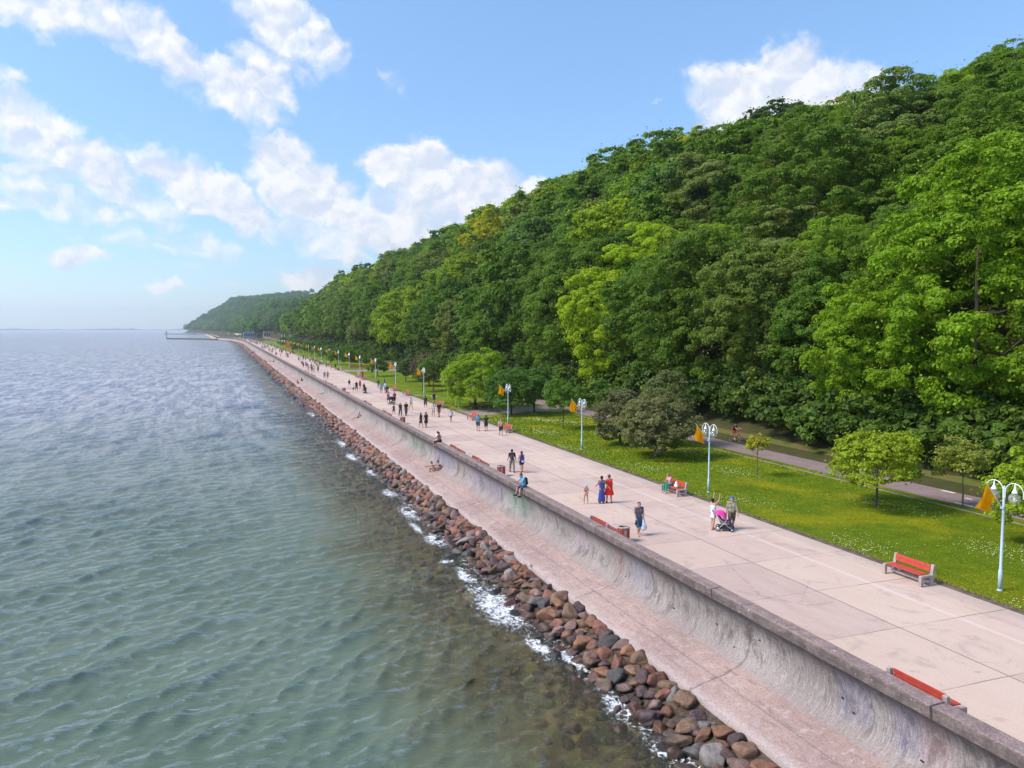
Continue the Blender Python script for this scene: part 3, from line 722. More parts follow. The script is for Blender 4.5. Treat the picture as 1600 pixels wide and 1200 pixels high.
def crown_np(seed, R, zc, Hz, nclump, nleaf, leaf, low=-.5, rcf=.30, stray=.05, bumpy=.2, upbias=.55, flat=.7, nsub=9):
    r = np.random.RandomState(seed)
    i = np.arange(nclump) + .5
    ph = np.arccos(1 - 2 * i / nclump * (1 - low) / 2 * 1.0); th = math.pi * (1 + 5 ** .5) * i
    d = np.stack([np.cos(th) * np.sin(ph), np.sin(th) * np.sin(ph), np.cos(ph)], -1); d = unit(d + r.randn(nclump, 3) * .13)
    lf = 1 + bumpy * (np.sin(d @ (r.randn(3) * 2.6) + 1) + .7 * np.sin(d @ (r.randn(3) * 4.5)))
    lf = np.minimum(lf, 1.10)
    depth = np.where(r.rand(nclump) < .22, r.uniform(.45, .75, nclump), r.uniform(.8, 1.0, nclump))
    c = d * (lf * depth)[:, None] * np.array([R, R, Hz]) * .86 + np.array([0, 0, zc])
    rc = R * rcf * r.uniform(.65, 1.3, nclump)
    sub = unit(r.randn(nclump, nsub, 3) + d[:, None] * .7 + np.array([0, 0, .35]))
    ci = r.choice(nclump, nleaf, p=(rc ** 2) / (rc ** 2).sum()); si = r.randint(0, nsub, nleaf)
    ld = unit(r.randn(nleaf, 3) + d[ci] * .55 + np.array([0, 0, upbias]))
    rad_ = r.uniform(.55, 1.0, nleaf) ** .5
    sz = np.array([1, 1, flat])
    p = c[ci] + (sub[ci, si] * .72 * rc[ci][:, None] + ld * (rad_ * rc[ci] * .34)[:, None] * np.array([1, 1, .8])) * sz
    st = r.rand(nleaf) < stray
    p[st] += ld[st] * (rc[ci][st] * r.uniform(.1, .6, st.sum()))[:, None]
    n = unit(ld + np.array([0, 0, .45]) + r.randn(nleaf, 3) * .45)
    a = unit(np.cross(n, r.randn(nleaf, 3))); b = np.cross(n, a)
    L = leaf * r.uniform(.65, 1.35, nleaf)[:, None]
    v = np.stack([p - a * L * .55, p - b * L * .42 + n * L * .12, p + a * L * .6, p + b * L * .42 + n * L * .12], 1).reshape(-1, 3)
    f_ = np.arange(nleaf * 4).reshape(-1, 4)
    return v, f_, c, rc
def trunk_mb(seed, c, rc, zc, r0, ztop, nl=8, lean=.0):
    r = random.Random(seed); mb = MB()
    pts_ = [(0, 0, -.4), (r.uniform(-.05, .05), 0, .3)]; k = 6
    for i in range(1, k): pts_.append((lean * i / k + r.uniform(-.12, .12) * r0 * 3, r.uniform(-.12, .12) * r0 * 3, .3 + (ztop - .3) * i / (k - 1)))
    rs_l = [r0 * 1.35, r0 * 1.05] + [r0 * (1 - .16 * i) for i in range(1, k)]
    mb.tube(pts_, rs_l, 8)
    order = sorted(range(len(c)), key=lambda q: c[q][2] + r.uniform(-2, 2) * rc[q])[: max(nl, 1) * 2: 2]
    for q in order:
        h0 = r.uniform(.3, .8); zb = .3 + (ztop - .3) * h0
        e = Vector(c[q]); s0 = Vector((pts_[-1][0] * h0, pts_[-1][1] * h0, min(zb, e.z - .1)))
        mid_ = (s0 + e) / 2 + Vector((0, 0, -.08 * (e - s0).length))
        mb.tube([s0, mid_, e], [r0 * .42, r0 * .28, r0 * .1], 5)
    return mb
def make_tree(name, seed, R, zc, Hz, nclump, nleaf, leaf, r0=.22, nl=8, ztop=None, mat=None, lean=0.0, **kw):
    v, f_, c, rc = crown_np(seed, R, zc, Hz, nclump, nleaf, leaf, **kw)
    mec = mesh_np('crown', v, f_, [mat or M_leaf], False)
    mb = trunk_mb(seed, c, rc, zc, r0, ztop or zc + Hz * .35, nl, lean)
    met = bpy.data.meshes.new('trunk'); met.from_pydata(mb.v, [], mb.f); met.materials.append(M_bark); met.polygons.foreach_set('use_smooth', mb.s); met.update()
    return met, mec
def place_tree(kindname, meshes, loc, sc, rz, color, label, cat='tree', group=None):
    e = empty(kindname, loc, rz); e.scale = sc if isinstance(sc, tuple) else (sc, sc, sc)
    a = link('trunk', meshes[0], e); b = link('crown', meshes[1], e); b.color = (*color, 1)
    tag(e, label, cat, group); return e
HI = [make_tree('forest_tree', 20 + i, 5.4 + .3 * (i % 3), 8.6, 6.2 + .4 * (i % 2), (44, 95, 64, 120, 54, 80)[i], 84000, (.15, .13, .165, .12, .16, .14)[i], .26, 9, low=-.75, rcf=(.36, .25, .30, .22, .33, .27)[i], bumpy=(.28, .2, .25, .16, .3, .2)[i], flat=(.6, .75, .55, .8, .7, .62)[i], stray=(.015, .02, .01, .02, .01, .015)[i]) for i in range(6)]
HIF = [make_tree('forest_tree', 80 + i, 5.3, 7.4, 7.0, 76, 84000, .155, .26, 9, low=-.97) for i in range(3)]
MID = [make_tree('forest_tree', 40 + i, 5.4, 8.6, 6.2, 60, 20000, .31, .26, 6, low=-.80) for i in range(5)]
LOW = [make_tree('forest_tree', 60 + i, 5.4, 8.6, 6.2, 42, 3200, .72, .26, 3, low=-.6, mat=M_leafi) for i in range(4)]

PAL = [('mid green', (0.050, 0.105, 0.022), 6), ('deep green', (0.036, 0.085, 0.018), 5), ('fresh green', (0.075, 0.145, 0.020), 4), ('yellowish green', (0.100, 0.165, 0.012), 1.4),
       ('greyish green', (0.075, 0.115, 0.062), 2.6), ('bluish green', (0.040, 0.092, 0.040), 2), ('olive green', (0.072, 0.105, 0.022), 1.3)]
LEAF_GAIN = 2.2
LAMPS_Y = [22.5, 43.1, 62.5, 81.7, 101.2, 120.8, 142.5, 162.7, 182.5, 203, 223, 243, 264]
frs = random.Random(5)
cand = []
def row_positions(y0, y1, sx, sy):
    out = []; xr = 52.0; k = 0
    while xr < 106:
        y = y0 + (k % 2) * sy * .5
        while y < y1:
            out.append((xr + frs.uniform(-1.6, 1.6), y + frs.uniform(-2.2, 2.2)))
            y += sy
        xr += sx; k += 1
    return out
for (x, y) in row_positions(22, 690, 8.2, 9.4):
    if y < 22 + (x - 52) * .55: continue
    z = float(height(x, y))
    cand.append((x, y, z))
cand.sort(key=lambda p: p[0] ** 2 + p[1] ** 2 + (p[2] - H + 8) ** 2)
def zone(x): return 'in the front row' if x < 56 else 'on the lower slope' if x < 70 else 'halfway up the slope' if x < 84 else 'high on the slope' if x < 98 else 'on the skyline ridge'
ORD = ['first', 'second', 'third', 'fourth', 'fifth', 'sixth', 'seventh', 'eighth', 'ninth', 'tenth', 'eleventh', 'twelfth', 'thirteenth']
SPECIAL = [  # pixel of the crown, name, colour, depth plane X
    ((965, 470), 'bright yellow green', (0.118, 0.195, 0.008), 54), ((985, 560), 'bright yellow green', (0.115, 0.185, 0.010), 52), ((1240, 210), 'silvery grey green', (0.17, 0.19, 0.10), 92), ((1330, 190), 'silvery grey green', (0.17, 0.19, 0.10), 100),
    ((1215, 290), 'brownish olive', (0.080, 0.088, 0.030), 78), ((585, 455), 'silvery grey green', (0.12, 0.15, 0.085), 58), ((790, 410), 'yellow', (0.19, 0.22, 0.008), 80), ((1570, 110), 'luminous lime green', (0.13, 0.26, 0.01), 98),
    ((1450, 170), 'yellow tipped', (0.20, 0.19, 0.01), 100), ((1490, 640), 'vivid green', (0.080, 0.165, 0.010), 53), ((1500, 450), 'vivid green', (0.088, 0.17, 0.012), 60), ((1100, 200), 'yellow green', (0.15, 0.22, 0.01), 104), ((1560, 560), 'vivid green', (0.08, 0.16, .01), 56),
    ((1230, 590), 'greyish green', (0.075, 0.125, 0.05), 54), ((1280, 430), 'greyish green', (0.085, 0.13, 0.075), 66), ((1360, 230), 'greyish green', (0.07, 0.12, 0.065), 80), ((640, 380), 'luminous green', (0.08, 0.20, 0.03), 98), ((900, 290), 'luminous green', (0.09, 0.2, 0.02), 100), ((750, 340), 'luminous green', (0.08, .19, .03), 100),
    ((1500, 120), 'dark bluish green', (0.03, 0.075, 0.03), 104), ((1240, 165), 'dark green', (0.022, 0.06, 0.015), 103)]
spec_pts = []
for (uv, nm, col, px) in SPECIAL:
    r = ray(*uv); spec_pts.append((np.array([px, r[1] * px / r[0], H + r[2] * px / r[0]]), nm, col))
used_spec = set(); n_ind = 0; far_pts = []; order_spec = {}
for si, (sp_, nm, col) in enumerate(spec_pts):
    best = min(range(len(cand)), key=lambda q: np.linalg.norm(np.array([cand[q][0], cand[q][1], cand[q][2] + 9]) - sp_) + (1e6 if q in order_spec else 0))
    order_spec[best] = si
for i, (x, y, z) in enumerate(cand):
    d_ = math.sqrt(x * x + y * y + (z - H + 8) ** 2)
    cname, col, _ = PAL[frs.choices(range(len(PAL)), [p[2] for p in PAL])[0]]
    spn = i in order_spec
    if spn: _, cname, col = spec_pts[order_spec[i]]
    v_ = frs.uniform(.85, 1.18); col = (col[0] * v_ * LEAF_GAIN * 1.3, col[1] * v_ * LEAF_GAIN * 1.05, col[2] * v_ * LEAF_GAIN * .42)
    s_ = frs.uniform(.85, 1.62); sc = (s_ * frs.uniform(.92, 1.1), s_ * frs.uniform(.92, 1.1), s_ * frs.uniform(.92, 1.06))
    if x > 86: s_ = frs.uniform(.95, 1.18); sc = (s_ * 1.1, s_ * 1.1, s_ * .96); gk = .85 if spn else 1.5; col = (col[0] * gk * 1.07, col[1] * gk * .93, col[2] * .9)  # upper slope crowns lightened: sunlit glow put into the leaf colour
    if x < 56: sc = (sc[0], sc[1], sc[2] * 1.12)
    if n_ind < 300:
        n_ind += 1
        li = min(range(13), key=lambda q: abs(math.atan2(29.8, LAMPS_Y[q]) - math.atan2(x, y)))
        lab = f'{cname} broadleaf tree {zone(x)} behind the {ORD[li]} nearest lamp'
        place_tree('broadleaf_tree', (MID[frs.randrange(5)] if d_ >= 135 else HIF[frs.randrange(3)] if x < 57 else HI[frs.randrange(6)]), (x, y, z - .3), sc, frs.uniform(0, 6.28), col, lab, 'tree', 'trees of the wooded slope')
    else: far_pts.append((x, y, z - .3, s_, col))
# ---- the rest of the wood and the far hills: one mass of scattered crowns
for yy_ in np.arange(740, 2800, 12.5):
    xs0 = float(XS(yy_))
    for xx_ in np.arange(xs0 + 8, xs0 + 330, 12.5):
        x = xx_ + frs.uniform(-4, 4); y = yy_ + frs.uniform(-4, 4); z = float(height(x, y))
        if z < 1.0 and (x - xs0) < (105 if y < 950 else 43): continue
        if x < 52 and y < 1000: continue
        if y < 850 and x / y < .086: continue
        if y > 1900 and x - xs0 > 260: continue
        cname, col, _ = PAL[frs.choices(range(len(PAL)), [p[2] for p in PAL])[0]]
        far_pts.append((x, y, z - 2.0, frs.uniform(1.15, 1.7), tuple(q * frs.uniform(.8, 1.1) * LEAF_GAIN for q in col)))
tmp = bpy.data.collections.new('tree_shapes')
for mt, mc in LOW:
    v1, f1 = me_arrays(mc)
    ob = bpy.data.objects.new('wood_crown', mc); tmp.objects.link(ob)
def scatter_gn(name, pts_, coll, label, cat):
    me = bpy.data.meshes.new(name); me.from_pydata([p[:3] for p in pts_], [], [])
    a = me.attributes.new('s', 'FLOAT', 'POINT'); a.data.foreach_set('value', [p[3] for p in pts_])
    b = me.attributes.new('tint', 'FLOAT_COLOR', 'POINT'); b.data.foreach_set('color', [q for p in pts_ for q in (*p[4], 1)])
    o = link(name, me)
    ng = bpy.data.node_groups.new(name, 'GeometryNodeTree')
    ng.interface.new_socket('Geometry', in_out='INPUT', socket_type='NodeSocketGeometry'); ng.interface.new_socket('Geometry', in_out='OUTPUT', socket_type='NodeSocketGeometry')
    N = ng.nodes; L = ng.links
    gi = N.new('NodeGroupInput'); go = N.new('NodeGroupOutput'); ip = N.new('GeometryNodeInstanceOnPoints'); ci = N.new('GeometryNodeCollectionInfo')
    ci.inputs['Collection'].default_value = coll; ci.inputs['Separate Children'].default_value = True; ci.inputs['Reset Children'].default_value = True
    ip.inputs['Pick Instance'].default_value = True
    rv = N.new('FunctionNodeRandomValue'); rv.data_type = 'FLOAT_VECTOR'; rv.inputs[0].default_value = (0, 0, 0); rv.inputs[1].default_value = (0.12, 0.12, 6.28)
    na = N.new('GeometryNodeInputNamedAttribute'); na.data_type = 'FLOAT'; na.inputs['Name'].default_value = 's'
    L.new(gi.outputs[0], ip.inputs['Points']); L.new(ci.outputs[0], ip.inputs['Instance']); L.new(rv.outputs[0], ip.inputs['Rotation']); L.new(na.outputs[0], ip.inputs['Scale'])
    L.new(ip.outputs[0], go.inputs[0])
    md = o.modifiers.new('scatter', 'NODES'); md.node_group = ng
    return tag(o, label, cat, kind='stuff')
scatter_gn('forest', far_pts, tmp, 'continuous dark green wood covering the distant slope and headland', 'forest')

# undergrowth along the foot of the wood
M_bush = mat_leaf('leaf_undergrowth', .25, True)
tmpb = bpy.data.collections.new('bush_shapes')
for i in range(4):
    v, f_, c, rc = crown_np(700 + i, 1.7, 1.0, 1.2, 16, 2600, .20, low=-.3)
    tmpb.objects.link(bpy.data.objects.new('bush', mesh_np('bush', v, f_, [M_bush])))
bp = []
for k in range(520):
    y = 24 + (k / 520) ** 1.6 * 420 + frs.uniform(-1, 1); x = frs.uniform(48.6, 52.5) + (frs.random() < .25) * frs.uniform(0, 5)
    if 60 < y < 75 and x < 50.5: continue
    col = frs.choice([(0.07, 0.14, 0.018), (0.10, 0.18, 0.02), (0.055, .115, .02), (0.11, .17, .02)])
    bp.append((x, y, float(height(x, y)) - .1, frs.uniform(.9, 2.3), col))
scatter_gn('undergrowth', bp, tmpb, 'dark leafy undergrowth at the foot of the wooded slope', 'undergrowth')

# ------------------------------------------------------------------ street furniture
M_pole = simple('lamp_paint', (0.50, 0.62, 0.70), .45, .0, .08)
M_white = simple('white_paint', (0.80, 0.82, 0.84), .4, 0, .04)
def mat_glass():
    m, t, out = new_mat('globe_glass')
    fr = t.node('ShaderNodeLayerWeight', ins={'Blend': .35})
    gl = t.node('ShaderNodeBsdfGlossy', ins={'Roughness': .05, 'Color': (.95, .97, 1)}); tr = t.node('ShaderNodeBsdfTransparent', ins={'Color': (.90, .90, .86)})
    df = t.node('ShaderNodeBsdfDiffuse', ins={'Color': (.70, .70, .64)})
    a = t.node('ShaderNodeMixShader'); t.put(a.inputs[0], t.m('ADD', t.m('MULTIPLY', fr.outputs['Facing'], .45), .12)); t.l.new(tr.outputs[0], a.inputs[1]); t.l.new(df.outputs[0], a.inputs[2])
    b = t.node('ShaderNodeMixShader'); t.put(b.inputs[0], t.m('ADD', t.m('MULTIPLY', fr.outputs['Fresnel'], .35), .02)); t.l.new(a.outputs[0], b.inputs[1]); t.l.new(gl.outputs[0], b.inputs[2])
    t.l.new(b.outputs[0], out.inputs[0]); return m
M_glass = mat_glass()
def mat_flag():
    m, t, out = new_mat('flag_cloth')
    tc = t.node('ShaderNodeTexCoord').outputs['Object']; n = t.noise(tc, 3, 3)
    c = t.mix(t.smooth(n, .35, .65), (1.0, 0.39, 0.005), (1.0, 0.50, 0.01))
    d = t.node('ShaderNodeBsdfDiffuse'); t.l.new(c, d.inputs[0]); tl = t.node('ShaderNodeBsdfTranslucent'); t.l.new(c, tl.inputs[0])
    ms = t.node('ShaderNodeMixShader', ins={0: .55}); t.l.new(d.outputs[0], ms.inputs[1]); t.l.new(tl.outputs[0], ms.inputs[2]); t.l.new(ms.outputs[0], out.inputs[0]); return m
M_flag = mat_flag(); M_mark = simple('faded_print', (0.95, 0.75, 0.5), .8)
def arch(mb, y0, y1, zb, ztop, zend, r):
    pts = [(0, y0, zb)]
    for i in range(13):
        a = math.pi * i / 12; pts.append((0, (y0 + y1) / 2 - (y1 - y0) / 2 * math.cos(a), ztop - (y1 - y0 if y1 > y0 else y0 - y1) / 2 + abs(y1 - y0) / 2 * math.sin(a)))
    pts.append((0, y1, zend)); mb.tube(pts, r, 6)
def make_lamp(far=False):
    e = empty('street_lamp')
    mb = MB(); mb.lathe([(.0, -.05), (.085, -.05), (.085, .85), (.06, .93), (.055, 2.5), (.05, 4.32), (.03, 4.38), (0, 4.4)], n=12); mb.lathe([(.11, 0), (.11, .04), (.09, .08)], n=12)
    mb.build('pole', M_pole, e)
    for s in (-1, 1):
        mb = MB(); arch(mb, s * .05, s * .82, 3.90, 4.55, 3.98, .019); mb.build('arm', M_white, e)
        gl = MB(); R_ = .22; zc = 3.93; n = 14
        gl.lathe([(R_ * math.sin(math.pi * i / n) if 0 < i < n else 0.0, zc + R_ * math.cos(math.pi * i / n)) for i in range(n + 1)], (0, s * .455, 0), 20)
        gl.build('globe', M_glass, e)
        cp = MB(); cp.lathe([(.012, 4.57), (.03, 4.45), (.035, 4.36), (.07, 4.27), (.11, 4.20), (.12, 4.15), (0, 4.16)], (0, s * .455, 0), 14); cp.lathe([(0, 3.98), (.045, 3.95), (.055, 3.86), (.03, 3.8), (0, 3.79)], (0, s * .455, 0), 10)
        cp.build('lamp_cap', M_white, e)
    return e
def make_flag(seed):
    e = empty('flag'); r = random.Random(seed)
    L = Vector((-1.0, 0, 1.15)); b0 = Vector((-.06, 0, 3.45))
    mb = MB(); mb.tube([b0, b0 + L], [.018, .012], 6); mb.build('staff', M_white, e)
    mb = MB(); mb.box((-.07, 0, 3.47), (.07, .14, .10), bev=.015); mb.build('bracket', M_pole, e)
    # cloth: hoist runs along the staff, the cloth hangs and folds below it
    n, m_ = 12, 10; vs = []; hang = 1.05; flare = r.uniform(-.05, .12)
    for i in range(n + 1):
        q = i / n; p = b0 + L * (.40 + .58 * q)
        for j in range(m_ + 1):
            k = j / m_
            drop = k * (hang * (.62 + .38 * q + .05 * math.sin(q * 7 + seed)) if True else 0)
            x = p.x + (k * flare * (.4 + .6 * q)) + (1 - q) * .05 * k; y = .16 * math.sin(q * 9 + k * 3 + seed) * k + .38 * k * (1 if seed % 2 else .7); z = p.z - drop
            vs.append((x, y, z))
    fs = [(i * (m_ + 1) + j, (i + 1) * (m_ + 1) + j, (i + 1) * (m_ + 1) + j + 1, i * (m_ + 1) + j + 1) for i in range(n) for j in range(m_)]
    mb = MB(); mb.add(vs, fs, True); mb.build('cloth', M_flag, e)
    return e
lampP = make_lamp(); note_kids(lampP); lp_n = 0
NEARW = ['nearest', 'second nearest', 'third nearest', 'fourth nearest', 'fifth nearest', 'sixth nearest', 'seventh nearest', 'eighth nearest', 'ninth nearest', 'tenth nearest', 'eleventh nearest', 'twelfth nearest', 'thirteenth nearest']
allY = LAMPS_Y + [264 + 20.3 * i for i in range(1, 19)]
flags = []
for k, y in enumerate(allY):
    o = lampP if k == 0 else copy_tree(lampP)
    o.location = (29.8 if y < 190 else 30.4, y, 0)
    o['label'] = f'pale blue twin globe lamp post on the lawn edge, the {NEARW[k]} one' if k < 13 else 'tiny pale lamp post with a pennant in the far end of the lamp row'
    o['category'] = 'street lamp'; o['group'] = 'lamp posts along the lawn'
fl_protos = [make_flag(s) for s in (1, 2, 3)]
for p in fl_protos: note_kids(p)
for k, y in enumerate(allY):
    if abs(y - 101.2) < 1: continue
    o = fl_protos[k] if k < 3 else copy_tree(fl_protos[k % 3])
    o.location = (29.8 if y < 190 else 30.4, y, 0); 
    o['label'] = f'orange flag hanging from a slanted staff on the {NEARW[k]} lamp post' if k < 13 else 'tiny orange flag in the far end of the flag row'
    o['category'] = 'flag'; o['group'] = 'orange flags on the lamp posts'
# pale print on the nearest flag
b = MB()
for i in range(6): b.box((.0 + i * .052 - .62, .02, 3.93), (.034, .004, .05))
# --- benches: two concrete end frames with red boards
M_red = simple('bench_red_paint', (0.50, 0.062, 0.040), .6, 0, .18, 5); M_redd = simple('bench_faded_red', (0.45, 0.085, 0.06), .65, 0, .25, 5)
M_bc = mat_noisy('bench_concrete', (0.36, 0.28, 0.26), (0.50, 0.41, 0.38), 4, .9, (0.25, .2, .19), 30)
M_bw = simple('brown_wood', (0.12, 0.055, 0.035), .7, 0, .25, 5); M_bo = simple('orange_wood', (0.55, 0.14, 0.06), .7, 0, .25, 5)
def make_bench(L=2.05, mat=None):
    mat = mat or M_red
    e = empty('park_bench')                 # seat faces -X, boards run along Y
    for s in (-1, 1):
        y = s * (L / 2 - .07); mb = MB()
        mb.box((-.30, y, .215), (.13, .14, .43), bev=.02); mb.box((.28, y, .20), (.14, .14, .40), rot=(0, .06, 0), bev=.02)
        mb.box((0.0, y, .41), (.72, .135, .11), bev=.02); mb.box((.33, y, .63), (.12, .145, .50), rot=(0, .16, 0), bev=.02)
        mb.build('end_frame', M_bc, e)
    mb = MB()
    for i in range(3): mb.box((-.24 + .155 * i, 0, .475 + .0), (.14, L - .30, .04), bev=.008)
    mb.build('seat', mat, e)
    mb = MB()
    for i in range(2): mb.box((.235 + .026 * i + .01, 0, .64 + .155 * i), (.035, L - .28, .145), rot=(0, .16, 0), bev=.008)
    mb.build('backrest', mat, e)
    mb = MB(); mb.box((0.02, 0, .17), (.10, L - .28, .09)); mb.build('stretcher', M_bc, e)
    return e
bench0 = make_bench(); note_kids(bench0)
bench1 = make_bench(mat=M_redd); note_kids(bench1)
GB = [(24.95, 'empty red bench with concrete ends at the lawn edge, the nearest one'), (43.6, 'red bench on which the woman in green trousers sits'), (75.9, 'red bench behind the walker in the pink shirt'), (87.6, 'red bench at the corner of the paved bay'),
      (102.6, 'red bench behind the man in black shirt beyond the bay'), (123, 'red bench alone on the lawn edge between two lamps'), (133, 'reddish bench at the lawn edge by the stroller in the distance'), (164, 'distant red bench at the lawn edge below the orange benches'), (172, 'farthest discernible red bench at the lawn edge'), (205, 'tiny red bench at the lawn edge far away')]
for i, (y, lab) in enumerate(GB):
    o = bench0 if i == 0 else copy_tree(bench0)
    o.location = (27.45, y, 0); tag(o, lab, 'bench', 'red benches of the promenade')
WB = [(16.05, 'red bench with its back to the sea wall, nearest of the wall benches'), (35.9, 'faded red bench behind the coping beside the trash bin'), (56.9, 'faded red bench behind the coping left of the walking couple'), (63.2, 'faded red bench behind the coping beside the seated couple'), (93.5, 'faded bench behind the coping below the distant family'), (107, 'faded bench behind the coping beside the small child'), (127, 'small faded bench behind the coping before the stone bin'), (142, 'small faded bench behind the coping by the distant bin'), (151, 'small faded bench behind the coping beyond the distant bin'), (176, 'tiny faded bench behind the coping, far'), (190, 'tiny faded bench behind the coping, farthest')]
for i, (y, lab) in enumerate(WB):
    o = copy_tree(bench0 if i == 0 else bench1) if i != 1 else bench1
    o.location = (18.50, y, 0); o.rotation_euler = (0, 0, math.pi); tag(o, lab, 'bench', 'red benches of the promenade')
# dark and orange benches in the bays
def make_long_bench(L, mat):
    e = empty('long_bench')
    mb = MB()
    for i in range(3): mb.box((-.18 + .18 * i, 0, .46), (.16, L, .05), bev=.01)
    mb.build('seat', mat, e)
    mb = MB()
    for i in range(2): mb.box((.34, 0, .62 + .19 * i), (.04, L, .16), bev=.01)
    mb.build('backrest', mat, e)
    for s in (-1, -.33, .33, 1):
        mb = MB(); mb.box((-.12, s * (L / 2 - .2), .22), (.09, .12, .43), bev=.01); mb.box((.32, s * (L / 2 - .2), .4), (.07, .10, .8), bev=.01); mb.build('leg', M_bc, e)
    return e
lb = make_long_bench(4.2, M_bw); lb.location = (32.6, 98.6, 0.02); lb.rotation_euler = (0, 0, math.pi / 2); tag(lb, 'long dark brown bench in the paved bay under the big green tree', 'bench')
lb2 = make_long_bench(3.0, M_bw); lb2.location = (38.6, 99.0, 0.02); lb2.rotation_euler = (0, 0, math.pi / 2); tag(lb2, 'shorter brown bench at the far end of the bay by the path', 'bench')
for k, (x, y, lab) in enumerate(((33.0, 204.3, 'orange brown long bench in the far bay, nearer the promenade'), (39.0, 204.5, 'orange brown long bench in the far bay, nearer the path'))):
    o = make_long_bench(5.0, M_bo); o.location = (x, y, .02); o.rotation_euler = (0, 0, math.pi / 2); tag(o, lab, 'bench')
# --- litter bins: concrete ring with upright red brown slats
def make_bin():
    e = empty('trash_bin')
    mb = MB(); mb.lathe([(0, .0), (.27, .0), (.28, .05), (.28, .70), (.24, .70), (.235, .25), (0, .25)], n=20); mb.build('body', M_bc, e)
    for k in range(18):
        if k % 9 == 4: continue
        a = 2 * math.pi * k / 18; mb = MB(); mb.box((.293 * math.cos(a), .293 * math.sin(a), .37), (.022, .082, .62), rot=(0, 0, a), bev=.006); mb.build('slat', M_redd, e)
    mb = MB(); mb.lathe([(.235, .69), (.305, .69), (.315, .72), (.305, .76), (.25, .765), (.235, .74)], n=24); mb.build('rim', M_bc, e)
    return e
bn = make_bin(); note_kids(bn)
for i, (x, y, lab) in enumerate(((18.85, 34.55, 'round red slatted trash bin beside the man with the white bag'), (18.9, 53.3, 'round red slatted trash bin left of the walking couple'), (18.9, 86.8, 'round reddish bin behind the coping below the family group'), (18.95, 133.0, 'round reddish bin far along the sea wall'))):
    o = bn if i == 0 else copy_tree(bn)
    o.location = (x, y, 0); tag(o, lab, 'trash bin', 'trash bins along the sea wall')

